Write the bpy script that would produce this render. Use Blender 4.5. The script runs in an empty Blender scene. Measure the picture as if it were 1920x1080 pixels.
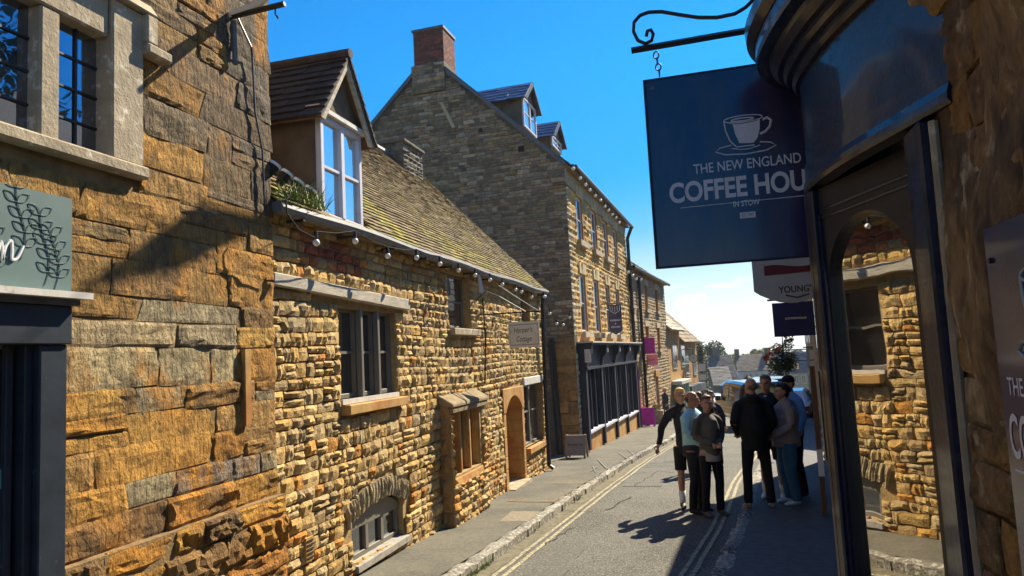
import bpy, bmesh, math, random
import numpy as np
from mathutils import Matrix, Vector, noise
rnd = random.Random(7)
S = bpy.context.scene
C = S.collection
R = math.radians

# ------------------------------------------------------------------ camera
ZC = 2.0
FOC = 1350.0
ROLL, PITCH, YAW = R(2.9), R(5.451269625623261), R(15.21972064610981)
cd = bpy.data.cameras.new('camera'); cam = bpy.data.objects.new('camera', cd); C.objects.link(cam)
cd.sensor_width = 36; cd.lens = 36 * FOC / 1920; cd.clip_end = 20000; cd.clip_start = 0.05
cam.matrix_world = (Matrix.Translation((0, 0, ZC)) @ Matrix.Rotation(YAW, 4, 'Z') @ Matrix.Rotation(math.pi/2 + PITCH, 4, 'X')
                    @ Matrix.Rotation(-ROLL, 4, 'Z'))
S.camera = cam

# ------------------------------------------------------------------ light
SUN_AZ, SUN_EL = R(24), R(42)          # azimuth to the right of the street (+Y)
w = bpy.data.worlds.new('World'); S.world = w; w.use_nodes = True
nt = w.node_tree; nt.nodes.clear()
sky = nt.nodes.new('ShaderNodeTexSky'); sky.sky_type = 'NISHITA'; sky.sun_disc = False
sky.sun_elevation = SUN_EL; sky.sun_rotation = SUN_AZ
sky.altitude = 200; sky.air_density = 1.0; sky.dust_density = 0.3; sky.ozone_density = 2.5
hs = nt.nodes.new('ShaderNodeHueSaturation'); hs.inputs['Hue'].default_value = 0.5
tc0 = nt.nodes.new('ShaderNodeTexCoord'); sz0 = nt.nodes.new('ShaderNodeSeparateXYZ'); nt.links.new(tc0.outputs['Generated'], sz0.inputs[0])
sr = nt.nodes.new('ShaderNodeMapRange'); sr.inputs[1].default_value = .0; sr.inputs[2].default_value = .16; sr.inputs[3].default_value = .5; sr.inputs[4].default_value = 1.75
nt.links.new(sz0.outputs[2], sr.inputs[0]); nt.links.new(sr.outputs[0], hs.inputs['Saturation'])
nt.links.new(sky.outputs[0], hs.inputs['Color'])
tc = nt.nodes.new('ShaderNodeTexCoord')
mp = nt.nodes.new('ShaderNodeMapping'); mp.inputs['Scale'].default_value = (1, 1, 5.0)
nt.links.new(tc.outputs['Generated'], mp.inputs[0])
cn = nt.nodes.new('ShaderNodeTexNoise'); cn.inputs['Scale'].default_value = 3.4; cn.inputs['Detail'].default_value = 7; cn.inputs['Roughness'].default_value = .62
nt.links.new(mp.outputs[0], cn.inputs['Vector'])
cr = nt.nodes.new('ShaderNodeValToRGB'); cr.color_ramp.elements[0].position = .64; cr.color_ramp.elements[1].position = .80
nt.links.new(cn.outputs[0], cr.inputs[0])
sx = nt.nodes.new('ShaderNodeSeparateXYZ'); nt.links.new(tc.outputs['Generated'], sx.inputs[0])
lowm = nt.nodes.new('ShaderNodeMapRange'); lowm.inputs[1].default_value = .03; lowm.inputs[2].default_value = .22
lowm.inputs[3].default_value = 1; lowm.inputs[4].default_value = 0
nt.links.new(sx.outputs[2], lowm.inputs[0])
mu = nt.nodes.new('ShaderNodeMath'); mu.operation = 'MULTIPLY'
nt.links.new(cr.outputs[0], mu.inputs[0]); nt.links.new(lowm.outputs[0], mu.inputs[1])
# one small bright cloud low over the valley
nd = nt.nodes.new('ShaderNodeVectorMath'); nd.operation = 'SUBTRACT'; nd.inputs[1].default_value = (-.032, .997, .062)
nt.links.new(tc.outputs['Generated'], nd.inputs[0])
n2 = nt.nodes.new('ShaderNodeTexNoise'); n2.inputs['Scale'].default_value = 55; n2.inputs['Detail'].default_value = 5
nt.links.new(tc.outputs['Generated'], n2.inputs['Vector'])
nsc = nt.nodes.new('ShaderNodeVectorMath'); nsc.operation = 'MULTIPLY'; nsc.inputs[1].default_value = (32, 1, 95); nt.links.new(nd.outputs[0], nsc.inputs[0])
nl = nt.nodes.new('ShaderNodeVectorMath'); nl.operation = 'LENGTH'; nt.links.new(nsc.outputs[0], nl.inputs[0])
na = nt.nodes.new('ShaderNodeMath'); na.operation = 'MULTIPLY_ADD'; na.inputs[1].default_value = -3.2; nt.links.new(n2.outputs[0], na.inputs[0]); nt.links.new(nl.outputs[1], na.inputs[2])
nr = nt.nodes.new('ShaderNodeMapRange'); nr.inputs[1].default_value = -.75; nr.inputs[2].default_value = -1.15; nr.inputs[3].default_value = 0; nr.inputs[4].default_value = .9; nt.links.new(na.outputs[0], nr.inputs[0])
mxm = nt.nodes.new('ShaderNodeMath'); mxm.operation = 'MAXIMUM'; nt.links.new(mu.outputs[0], mxm.inputs[0]); nt.links.new(nr.outputs[0], mxm.inputs[1]); mu = mxm
mx = nt.nodes.new('ShaderNodeMixRGB'); mx.inputs[2].default_value = (13, 13.3, 13.6, 1)
nt.links.new(mu.outputs[0], mx.inputs[0]); vr = nt.nodes.new('ShaderNodeMapRange'); vr.inputs[1].default_value = .0; vr.inputs[2].default_value = .38; vr.inputs[3].default_value = .54; vr.inputs[4].default_value = 1.18
nt.links.new(sz0.outputs[2], vr.inputs[0]); nt.links.new(vr.outputs[0], hs.inputs['Value'])
nt.links.new(hs.outputs[0], mx.inputs[1])
bg = nt.nodes.new('ShaderNodeBackground'); bg.inputs[1].default_value = 0.068
nt.links.new(mx.outputs[0], bg.inputs[0])
wo = nt.nodes.new('ShaderNodeOutputWorld'); nt.links.new(bg.outputs[0], wo.inputs[0])
sl = bpy.data.lights.new('sun', 'SUN'); sl.energy = 5.0; sl.angle = R(.53); sl.color = (1, .875, .65)
sun = bpy.data.objects.new('sun', sl); C.objects.link(sun)
sd = Vector((math.cos(SUN_EL)*math.sin(SUN_AZ), math.cos(SUN_EL)*math.cos(SUN_AZ), math.sin(SUN_EL)))
sun.rotation_euler = sd.to_track_quat('Z', 'Y').to_euler(); sun.location = (5, 5, 12)
S.view_settings.view_transform = 'Standard'; S.view_settings.look = 'None'
S.view_settings.exposure = 1.28; S.view_settings.gamma = 1
S.cycles.max_bounces = 6; S.cycles.diffuse_bounces = 3; S.cycles.glossy_bounces = 4; S.cycles.transmission_bounces = 3

# ------------------------------------------------------------------ helpers
def ray(px, py):
    """Viewing ray of a photo pixel, used to measure where things stand."""
    v = cam.matrix_world.to_3x3() @ Vector(((px - 960) / FOC, -(py - 540) / FOC, -1))
    return v
CAMP = Vector((0, 0, ZC))
def at_z(px, py, z):
    d = ray(px, py); t = (z - ZC) / d.z
    return Vector((d.x * t, d.y * t, z))
def at_y(px, py, y):
    d = ray(px, py); t = y / d.y
    return Vector((d.x * t, y, ZC + d.z * t))
GY = [-30, 5, 6.9, 9.3, 11.7, 15.9, 18.9, 29, 38, 60, 90, 150, 400, 1500]
GZ = [.25, .0, -.08, -.19, -.27, -.45, -.6, -1.05, -1.6, -3.1, -5.2, -8, -22, -40]
def G(y): return float(np.interp(y, GY, GZ))

class Fr:
    """A wall's own frame: s along, z up, n out of the wall."""
    def __init__(s, x, y, theta): s.x, s.y, s.t = x, y, theta; s.m = Matrix.Translation((x, y, 0)) @ Matrix.Rotation(theta, 4, 'Z'); s.i = s.m.inverted()
    def hit(s, px, py, n=0.0):
        o = s.i @ CAMP; d = s.i.to_3x3() @ ray(px, py)
        t = (-n - o.y) / d.y
        p = o + d * t
        return p.x, p.z
    def rect(s, a, b, n=0.0):
        p = s.hit(*a, n); q = s.hit(*b, n)
        return min(p[0], q[0]), max(p[0], q[0]), min(p[1], q[1]), max(p[1], q[1])

def tag(o, label=None, cat=None, group=None, kind=None):
    if label: o['label'] = label
    if cat: o['category'] = cat
    if group: o['group'] = group
    if kind: o['kind'] = kind
    return o
def thing(name, label, cat, fr=None, group=None, loc=None, rz=0):
    o = bpy.data.objects.new(name, None); C.objects.link(o); o.empty_display_size = .2
    if fr is not None: o.location = (fr.x, fr.y, 0); o.rotation_euler = (0, 0, fr.t)
    elif loc is not None: o.location = loc; o.rotation_euler = (0, 0, rz)
    return tag(o, label, cat, group)

class MB:
    def __init__(s): s.v = []; s.f = []; s.c = []
    def add(s, vs, fs, col=None):
        b = len(s.v); s.v += [tuple(p) for p in vs]; s.f += [tuple(i + b for i in f) for f in fs]; s.c += [col or (1, 1, 1)] * len(fs)
        return s
    def box(s, x0, x1, y0, y1, z0, z1, col=None):
        if x0 > x1: x0, x1 = x1, x0
        if y0 > y1: y0, y1 = y1, y0
        if z0 > z1: z0, z1 = z1, z0
        vs = [(x0,y0,z0),(x1,y0,z0),(x1,y1,z0),(x0,y1,z0),(x0,y0,z1),(x1,y0,z1),(x1,y1,z1),(x0,y1,z1)]
        return s.add(vs, [(0,3,2,1),(4,5,6,7),(0,1,5,4),(1,2,6,5),(2,3,7,6),(3,0,4,7)], col)
    def hexa(s, bot, top, col=None):
        """8-corner block from two quads"""
        return s.add(list(bot) + list(top), [(0,3,2,1),(4,5,6,7),(0,1,5,4),(1,2,6,5),(2,3,7,6),(3,0,4,7)], col)
    def prism(s, poly, a, b, axis='y', col=None):
        """poly of 2-D points extruded; axis y: poly is (x,z); axis z: (x,y); axis x: (y,z)"""
        n = len(poly)
        def P(p, t): return (p[0], t, p[1]) if axis == 'y' else ((p[0], p[1], t) if axis == 'z' else (t, p[0], p[1]))
        vs = [P(p, a) for p in poly] + [P(p, b) for p in poly]
        fs = [tuple(range(n)), tuple(range(2*n-1, n-1, -1))] + [(i, i+n, (i+1) % n + n, (i+1) % n) for i in range(n)]
        return s.add(vs, fs, col)
    def tube(s, pts, r, seg=8, col=None, cap=True, rs=None):
        pts = [Vector(p) for p in pts]; n = len(pts); vs = []; fs = []
        up = None
        for i, p in enumerate(pts):
            d = (pts[min(i+1, n-1)] - pts[max(i-1, 0)]).normalized()
            if up is None:
                up = Vector((0, 0, 1)) if abs(d.z) < .9 else Vector((1, 0, 0))
            a = d.cross(up).normalized(); b = a.cross(d).normalized(); up = b
            rr = rs[i] if rs else r
            if not isinstance(rr, tuple): rr = (rr, rr)
            for k in range(seg):
                t = 2 * math.pi * k / seg
                vs.append(p + a * math.cos(t) * rr[0] + b * math.sin(t) * rr[1])
        for i in range(n - 1):
            for k in range(seg):
                k2 = (k + 1) % seg
                fs.append((i*seg+k, i*seg+k2, (i+1)*seg+k2, (i+1)*seg+k))
        if cap: fs += [tuple(range(seg-1, -1, -1)), tuple(range((n-1)*seg, n*seg))]
        return s.add(vs, fs, col)
    def ball(s, c, r, seg=10, rings=7, col=None):
        if not isinstance(r, (tuple, list)): r = (r, r, r)
        vs = [(c[0], c[1], c[2] - r[2])]
        for i in range(1, rings):
            ph = -math.pi/2 + math.pi * i / rings
            for k in range(seg):
                t = 2*math.pi*k/seg
                vs.append((c[0]+r[0]*math.cos(ph)*math.cos(t), c[1]+r[1]*math.cos(ph)*math.sin(t), c[2]+r[2]*math.sin(ph)))
        vs.append((c[0], c[1], c[2] + r[2])); L = len(vs) - 1; fs = []
        for k in range(seg):
            k2 = (k+1) % seg
            fs.append((0, 1+k2, 1+k)); fs.append((L, 1+(rings-2)*seg+k, 1+(rings-2)*seg+k2))
            for i in range(rings-2):
                fs.append((1+i*seg+k, 1+i*seg+k2, 1+(i+1)*seg+k2, 1+(i+1)*seg+k))
        return s.add(vs, fs, col)
    def grid(s, fn, nu, nv, col=None):
        vs = [fn(i/nu, j/nv) for j in range(nv+1) for i in range(nu+1)]
        fs = [(j*(nu+1)+i, j*(nu+1)+i+1, (j+1)*(nu+1)+i+1, (j+1)*(nu+1)+i) for j in range(nv) for i in range(nu)]
        return s.add(vs, fs, col)
    def mesh(s, name, mat, smooth=False):
        me = bpy.data.meshes.new(name); me.from_pydata(s.v, [], s.f)
        at = me.attributes.new('tint', 'FLOAT_COLOR', 'FACE')
        if len(s.c): at.data.foreach_set('color', np.array([(c[0], c[1], c[2], 1) for c in s.c], dtype=np.float32).ravel())
        if mat: me.materials.append(mat)
        if smooth: me.polygons.foreach_set('use_smooth', [True]*len(me.polygons))
        me.update(); return me
    def build(s, name, mat, parent=None, smooth=False, label=None, kind=None, bevel=0):
        me = s.mesh(name, mat, smooth)
        bm = bmesh.new(); bm.from_mesh(me); bmesh.ops.recalc_face_normals(bm, faces=bm.faces)
        if bevel:
            bmesh.ops.bevel(bm, geom=[e for e in bm.edges if len(e.link_faces) == 2 and e.calc_face_angle(0) > .6], offset=bevel, segments=1, affect='EDGES')
        bm.to_mesh(me); bm.free()
        o = bpy.data.objects.new(name, me); C.objects.link(o); o.parent = parent
        if label: o['label'] = label
        if kind: o['kind'] = kind
        return o

def copy_tree(o, parent=None):
    c = o.copy(); C.objects.link(c); c.parent = parent
    for ch in list(o.children): copy_tree(ch, c)
    return c

# ------------------------------------------------------------------ materials
def mat(name, col=(.5,.5,.5), rough=.8, var=.25, scale=6.0, bump=.3, bscale=30.0, bdist=.01, col2=None, c2scale=2.0, c2pos=(.45,.62),
        tint=False, metal=0.0, ior=1.45, vstretch=1.0, coat=0, c3=None, c3scale=9.0, c3pos=(.6,.68), streak=0, zcol=None, znear=None):
    m = bpy.data.materials.new(name); m.use_nodes = True; t = m.node_tree; N = t.nodes; L = t.links
    b = N['Principled BSDF']; b.inputs['Roughness'].default_value = rough; b.inputs['Metallic'].default_value = metal; b.inputs['IOR'].default_value = ior
    if coat: b.inputs['Coat Weight'].default_value = coat; b.inputs['Coat Roughness'].default_value = .08
    geo = N.new('ShaderNodeNewGeometry'); vec = geo.outputs['Position']
    if vstretch != 1:
        q = N.new('ShaderNodeMapping'); q.inputs['Scale'].default_value = (1, 1, vstretch); L.new(vec, q.inputs[0]); vec = q.outputs[0]
    if tint:
        oi = N.new('ShaderNodeObjectInfo'); at = N.new('ShaderNodeAttribute'); at.attribute_name = 'tint'
        m0 = N.new('ShaderNodeMixRGB'); m0.blend_type = 'MULTIPLY'; m0.inputs[0].default_value = 1
        L.new(oi.outputs['Color'], m0.inputs[1]); L.new(at.outputs['Color'], m0.inputs[2]); c = m0.outputs[0]
    else:
        rg = N.new('ShaderNodeRGB'); rg.outputs[0].default_value = (*col, 1); c = rg.outputs[0]
    def noi(sc, det=5, ro=.6):
        n = N.new('ShaderNodeTexNoise'); n.inputs['Scale'].default_value = sc; n.inputs['Detail'].default_value = det; n.inputs['Roughness'].default_value = ro
        L.new(vec, n.inputs['Vector']); return n.outputs[0]
    def ramp(x, a, bb):
        r = N.new('ShaderNodeMapRange'); r.inputs[1].default_value = a; r.inputs[2].default_value = bb; L.new(x, r.inputs[0]); r.clamp = True; return r.outputs[0]
    if col2:
        mm = N.new('ShaderNodeMixRGB'); mm.inputs[2].default_value = (*col2, 1); L.new(ramp(noi(c2scale), *c2pos), mm.inputs[0]); L.new(c, mm.inputs[1]); c = mm.outputs[0]
    if c3:
        mm = N.new('ShaderNodeMixRGB'); mm.inputs[2].default_value = (*c3, 1); L.new(ramp(noi(c3scale), *c3pos), mm.inputs[0]); L.new(c, mm.inputs[1]); c = mm.outputs[0]
    if var:
        r = N.new('ShaderNodeMapRange'); r.inputs[1].default_value = .3; r.inputs[2].default_value = .7; r.inputs[3].default_value = 1 - var; r.inputs[4].default_value = 1 + var
        L.new(noi(scale), r.inputs[0])
        mm = N.new('ShaderNodeVectorMath'); mm.operation = 'SCALE'; L.new(c, mm.inputs[0]); L.new(r.outputs[0], mm.inputs['Scale']); c = mm.outputs[0]
    L.new(c, b.inputs['Base Color'])
    if bump:
        bp = N.new('ShaderNodeBump'); bp.inputs['Strength'].default_value = bump; bp.inputs['Distance'].default_value = bdist
        L.new(noi(bscale, 6, .65), bp.inputs['Height']); L.new(bp.outputs[0], b.inputs['Normal'])
        if streak:
            q2 = N.new('ShaderNodeMapping'); q2.inputs['Scale'].default_value = (1, 1, .16); L.new(geo.outputs['Position'], q2.inputs[0])
            n2_ = N.new('ShaderNodeTexNoise'); n2_.inputs['Scale'].default_value = 38; n2_.inputs['Detail'].default_value = 4; L.new(q2.outputs[0], n2_.inputs['Vector'])
            b2 = N.new('ShaderNodeBump'); b2.inputs['Strength'].default_value = 1; b2.inputs['Distance'].default_value = streak
            L.new(n2_.outputs[0], b2.inputs['Height']); L.new(bp.outputs[0], b2.inputs['Normal']); L.new(b2.outputs[0], b.inputs['Normal'])
    return m
def glassmat(name, refl=.5, tintc=(.8,.85,.9), dark=(.012,.014,.017), rough=.015, wob=.0):
    m = bpy.data.materials.new(name); m.use_nodes = True; t = m.node_tree; N = t.nodes; L = t.links
    b = N['Principled BSDF']; b.inputs['Base Color'].default_value = (*dark, 1); b.inputs['Roughness'].default_value = .1
    g = N.new('ShaderNodeBsdfGlossy'); g.inputs['Color'].default_value = (*tintc, 1); g.inputs['Roughness'].default_value = rough
    x = N.new('ShaderNodeMixShader'); x.inputs[0].default_value = refl
    L.new(b.outputs[0], x.inputs[1]); L.new(g.outputs[0], x.inputs[2]); L.new(x.outputs[0], N['Material Output'].inputs[0])
    if wob:
        geo = N.new('ShaderNodeNewGeometry'); n = N.new('ShaderNodeTexNoise'); n.inputs['Scale'].default_value = 2.5; L.new(geo.outputs['Position'], n.inputs[0])
        bp = N.new('ShaderNodeBump'); bp.inputs['Strength'].default_value = wob; bp.inputs['Distance'].default_value = .02
        L.new(n.outputs[0], bp.inputs['Height']); L.new(bp.outputs[0], g.inputs['Normal'])
    return m
M = {}
M['stone'] = mat('rubble_stone', tint=True, rough=.9, var=.3, scale=22, bump=.9, bscale=45, bdist=.02)
M['ashlar'] = mat('old_ashlar', tint=True, rough=.9, var=.5, scale=14, bump=1.0, bscale=30, bdist=.075, col2=(.10,.065,.03), c2scale=2.6, c2pos=(.54,.72), c3=(.50,.22,.025), c3scale=3.2, c3pos=(.53,.7), vstretch=.6, streak=.03)
M['far_stone'] = mat('gable_stone', tint=True, rough=.9, var=.35, scale=9, bump=.8, bscale=18, bdist=.03)
M['mortar'] = mat('lime_mortar', (.36,.24,.10), .95, .3, 9, .6, 60, .015)
M['dark_mortar'] = mat('weathered_mortar', (.22,.14,.06), .95, .35, 7, .7, 50, .02)
M['grey_mortar'] = mat('grey_mortar', (.13,.115,.095), .95, .3, 4, .6, 30, .02)
M['honey'] = mat('honey_ashlar', (.42,.245,.075), .85, .2, 7, .4, 60, .008, col2=(.34,.14,.03), c2scale=2.2)
M['cap_stone'] = mat('dirty_cap_stone', (.24,.18,.1), .9, .3, 9, .8, 40, .02)
M['near_rubble'] = mat('near_rubble', tint=True, rough=.95, var=.45, scale=16, bump=1, bscale=38, bdist=.05, col2=(.12,.075,.035), c2scale=5, c2pos=(.5,.7), c3=(.5,.4,.26), c3scale=8, c3pos=(.57,.7))
M['sill_stone'] = mat('sill_stone', (.46,.36,.2), .85, .15, 8, .4, 70, .006)
M['frame_stone'] = mat('window_dressing_stone', (.34,.28,.195), .9, .25, 6, .7, 28, .014, c3=(.5,.47,.4), c3scale=12, c3pos=(.58,.68))
M['grey_paint'] = mat('weathered_grey_paint', (.3,.28,.25), .6, .15, 9, .3, 40, .004, c3=(.18,.16,.13), c3scale=13, c3pos=(.52,.68))
M['white_paint'] = mat('weathered_white_paint', (.55,.53,.49), .6, .1, 9, .3, 40, .004, c3=(.3,.27,.22), c3scale=13, c3pos=(.58,.68))
M['oak'] = mat('silvered_oak', (.42,.38,.31), .85, .25, 5, .6, 18, .01, vstretch=6, c3=(.2,.17,.13), c3scale=11)
M['taupe'] = mat('taupe_window_paint', (.17,.155,.13), .5, .08, 9, .1, 60, .002)
M['lilac'] = mat('pale_window_paint', (.55,.55,.62), .5, .06, 9, .1, 60, .002)
M['render'] = mat('aged_render', (.13,.1,.07), .95, .4, 3, .5, 30, .01)
M['slate'] = mat('stone_slate', tint=True, rough=.95, var=.35, scale=14, bump=.8, bscale=50, bdist=.01)
M['dark_tile'] = mat('dark_roof_tile', tint=True, rough=.9, var=.3, scale=12, bump=.6, bscale=40, bdist=.008)
M['blue_slate'] = mat('blue_slate', tint=True, rough=.35, var=.15, scale=8, bump=.2, bscale=30, bdist=.004)
M['asphalt'] = mat('worn_asphalt', (.118,.116,.104), .9, .6, 42, 1.0, 70, .03, col2=(.07,.068,.062), c2scale=.8, c2pos=(.42,.66), c3=(.25,.24,.205), c3scale=55, c3pos=(.5,.6))
M['path'] = mat('pavement_asphalt', (.115,.108,.085), .92, .25, 22, .7, 110, .01, col2=(.075,.072,.06), c2scale=1.1, c3=(.19,.17,.12), c3scale=60, c3pos=(.55,.68))
M['kerb'] = mat('granite_kerb', tint=True, rough=.9, var=.45, scale=32, bump=1, bscale=50, bdist=.02, c3=(.42,.4,.35), c3scale=22, c3pos=(.52,.58))
M['yellow'] = mat('worn_yellow_line', (.36,.32,.19), .85, .3, 40, .3, 90, .004, c3=(.14,.13,.105), c3scale=26, c3pos=(.47,.56))
M['white_line'] = mat('worn_white_chalk', (.2,.195,.17), .85, .2, 30, .2, 90, .003, c3=(.13,.12,.1), c3scale=14, c3pos=(.46,.58))
M['gutter_dirt'] = mat('gutter_grit', (.13,.115,.075), .95, .4, 14, .8, 60, .01, c3=(.2,.17,.1), c3scale=24)
M['navy'] = mat('gloss_navy_paint', (.005,.010,.032), .36, .25, 5, .7, 13, .014, coat=.45, c3=(.02,.03,.06), c3scale=14, c3pos=(.6,.75))
M['shop_navy'] = mat('dark_navy_joinery', (.006,.010,.032), .6, .2, 6, .2, 20, .003)
M['navy_old'] = mat('flat_navy_paint', (.018,.026,.04), .45, .25, 7, .3, 25, .004, c3=(.1,.12,.14), c3scale=16, c3pos=(.66,.74))
M['panel'] = mat('satin_charcoal_panel', (.022,.019,.024), .42, .15, 9, .35, 60, .002)
M['black'] = mat('black_iron', (.01,.009,.012), .45, .2, 30, .3, 60, .003)
M['cable'] = mat('black_flex', (.008,.008,.008), .95, .1, 30, 0)
M['board_navy'] = mat('navy_sign_board', (.022,.026,.10), .22, .2, 3, .12, 10, .003, c3=(.055,.045,.085), c3scale=5, c3pos=(.48,.72), coat=.3, vstretch=.35)
M['letter'] = mat('pale_sign_print', (.62,.62,.72), .5, .06, 30, 0)
M['letter_white'] = mat('white_sign_print', (.75,.75,.75), .5, .03, 30, 0)
M['letter_dark'] = mat('dark_sign_print', (.05,.045,.04), .6, 0, 30, 0)
M['teal_board'] = mat('grey_green_board', (.1,.16,.16), .5, .1, 4, .1, 30, .002)
M['teal_dark'] = mat('dark_green_print', (.07,.115,.115), .5, .05, 9, 0)
M['cream_board'] = mat('cream_sign_board', (.68,.62,.5), .6, .12, 9, .1, 30, .002)
M['pink_board'] = mat('dusty_pink_board', (.7,.34,.34), .6, .12, 12, 0)
M['magenta'] = mat('magenta_board', (.62,.015,.32), .5, .15, 7, 0)
M['purple'] = mat('purple_board', (.4,.05,.4), .5, .15, 7, 0)
M['maroon'] = mat('maroon_stripe', (.1,.012,.025), .5, .1, 7, 0)
M['grey_board'] = mat('pale_grey_board', (.32,.36,.4), .5, .08, 7, 0)
M['teal_paint'] = mat('sea_green_paint', (.17,.33,.32), .5, .1, 5, .1, 40, .002)
M['wood'] = mat('brown_timber', (.14,.07,.03), .6, .3, 5, .3, 30, .004, vstretch=.3)
M['lead'] = mat('grey_lead', (.1,.105,.12), .6, .3, 9, .4, 30, .004)
M['bulb'] = mat('frosted_bulb', (.85,.82,.75), .2, 0, 9, 0)
M['brick'] = mat('red_brick', tint=True, rough=.9, var=.3, scale=10, bump=.4, bscale=40, bdist=.008)
M['dry_moss'] = mat('moss', (.1,.12,.02), .95, .4, 30, .6, 80, .01)
M['tarblack'] = mat('dark_interior', (.012,.011,.012), .9, .2, 3, 0)
M['glass'] = glassmat('window_glass', .22, (.75,.85,1), (.012,.014,.018), .03, .15)
M['glass_sky'] = glassmat('dormer_glass', .75, (.85,.95,1), (.05,.07,.09), .05, .3)
M['dim_glass'] = glassmat('dim_shop_glass', .12, (.6,.7,.9), (.008,.01,.016), .05, .2)
M['shop_glass'] = glassmat('shop_window_glass', .64, (.95,.9,.82), (.02,.018,.018), .012, .09)
M['blue_glass'] = glassmat('leaded_glass', .42, (.5,.6,.8), (.008,.01,.015), .02, .35)
# ------------------------------------------------------------------ masonry
def stone_proto(nx, nz, rough, seed, round_=.14, inx=1.12, inz=1.06, ed=.12):
    r = random.Random(seed); vs = []; fs = []
    nz1 = nz + 1; nx1 = nx + 1
    cj = [[(r.uniform(-.06, .06), r.uniform(-.09, .09)) for _ in range(2)] for _ in range(2)]
    for j in range(nz1):
        for i in range(nx1):
            u = i / nx; v = j / nz
            # outline wobble, bilinear of the four corner jitters
            dx = sum(cj[a][b][0] * (u if b else 1-u) * (v if a else 1-v) for a in (0, 1) for b in (0, 1))
            dz = sum(cj[a][b][1] * (u if b else 1-u) * (v if a else 1-v) for a in (0, 1) for b in (0, 1))
            edge = i in (0, nx) or j in (0, nz)
            d = (ed if edge else 1.0)
            if (i in (0, nx)) and (j in (0, nz)): d = ed - .2
            d += (noise.noise(Vector((u*2.7+seed*3.1, v*2.2, seed))) * rough + r.uniform(-.5, .5) * rough * .45) * (.5 if edge else 1)
            x = (u - .5) * (1.0 if edge else inx); z = (v - .5) * (1.0 if edge else inz)
            if not edge:
                x += r.uniform(-.03, .03)
            vs.append((x + dx, -d, z + dz))
    for j in range(nz):
        for i in range(nx):
            a = j*nx1+i; fs.append((a, a+1, a+1+nx1, a+nx1))
    ring = [i for i in range(nx1)] + [j*nx1+nx for j in range(1, nz1)] + [nz*nx1+i for i in range(nx-1, -1, -1)] + [j*nx1 for j in range(nz-1, 0, -1)]
    base = len(vs)
    for k in ring: vs.append((vs[k][0], .5, vs[k][2]))
    for k in range(len(ring)):
        k2 = (k+1) % len(ring); fs.append((ring[k], base+k, base+k2, ring[k2]))
    return vs, fs
def make_protos(n, nx, nz, rough, seed, mat_, name='stone', ed=.22):
    out = []
    for k in range(n):
        v, f = stone_proto(nx, nz, rough, seed + k, inx=1.12 if nx < 6 else 1.17, inz=1.06 if nx < 6 else 1.12, ed=ed)
        b = MB(); b.add(v, f); me = b.mesh(name, mat_)
        out.append((np.array(v), f, me))
    return out
PR_S = make_protos(30, 4, 3, 1.0, 10, M['stone'], ed=.5)
PR_N = make_protos(12, 8, 5, .8, 160, M['near_rubble'], ed=.5)
PR_A = make_protos(22, 10, 6, .9, 60, M['ashlar'], ed=.6)
PR_F = make_protos(12, 3, 2, .5, 100, M['far_stone'])
PR_K = make_protos(8, 3, 2, .25, 130, M['kerb'], 'kerb_stone', ed=.8)

def lay(parent, specs, protos, mat_, limit, name='stone', stuffname='small_stones', key=None, camlocal=None):
    """specs: (x, y, z, w, depth, h, colour[, tilt]).  The largest in view are objects, the rest one joined part."""
    def score(s):
        d2 = (s[0]-camlocal[0])**2 + (s[1]-camlocal[1])**2 + (s[2]-camlocal[2])**2 if camlocal else 1
        return s[3]*s[5]/max(d2, .5)
    sp = sorted(specs, key=score, reverse=True)
    for k, s in enumerate(sp[:limit]):
        p = protos[rnd.randrange(len(protos))]
        o = bpy.data.objects.new(name, p[2]); C.objects.link(o); o.parent = parent
        o.location = s[:3]; o.scale = (s[3] * rnd.choice((1, 1)), s[4], s[5]); o.color = (*s[6], 1)
        if len(s) > 7: o.rotation_euler = (0, s[7], 0) if not isinstance(s[7], tuple) else s[7]
    rest = sp[limit:]
    if not rest: return
    V = []; F = []; cols = []; b = 0
    for s in rest:
        p = protos[rnd.randrange(len(protos))]
        v = p[0] * np.array([s[3], s[4], s[5]])
        if len(s) > 7:
            if isinstance(s[7], tuple):
                from mathutils import Euler
                mm = np.array(Euler(s[7]).to_matrix()); v = v @ mm.T
            elif s[7]:
                c, q = math.cos(s[7]), math.sin(s[7]); v = np.stack([v[:,0]*c+v[:,2]*q, v[:,1], -v[:,0]*q+v[:,2]*c], 1)
        V.append(v + np.array(s[:3])); F += [tuple(i + b for i in f) for f in p[1]]; cols += [s[6]] * len(p[1]); b += len(v)
    V = np.concatenate(V)
    me = bpy.data.meshes.new(stuffname); me.from_pydata(V.tolist(), [], F)
    at = me.attributes.new('tint', 'FLOAT_COLOR', 'FACE'); at.data.foreach_set('color', np.array([(c[0], c[1], c[2], 1) for c in cols], dtype=np.float32).ravel())
    me.materials.append(mat_); me.update()
    o = bpy.data.objects.new(stuffname, me); C.objects.link(o); o.parent = parent; o['kind'] = 'stuff'

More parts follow.
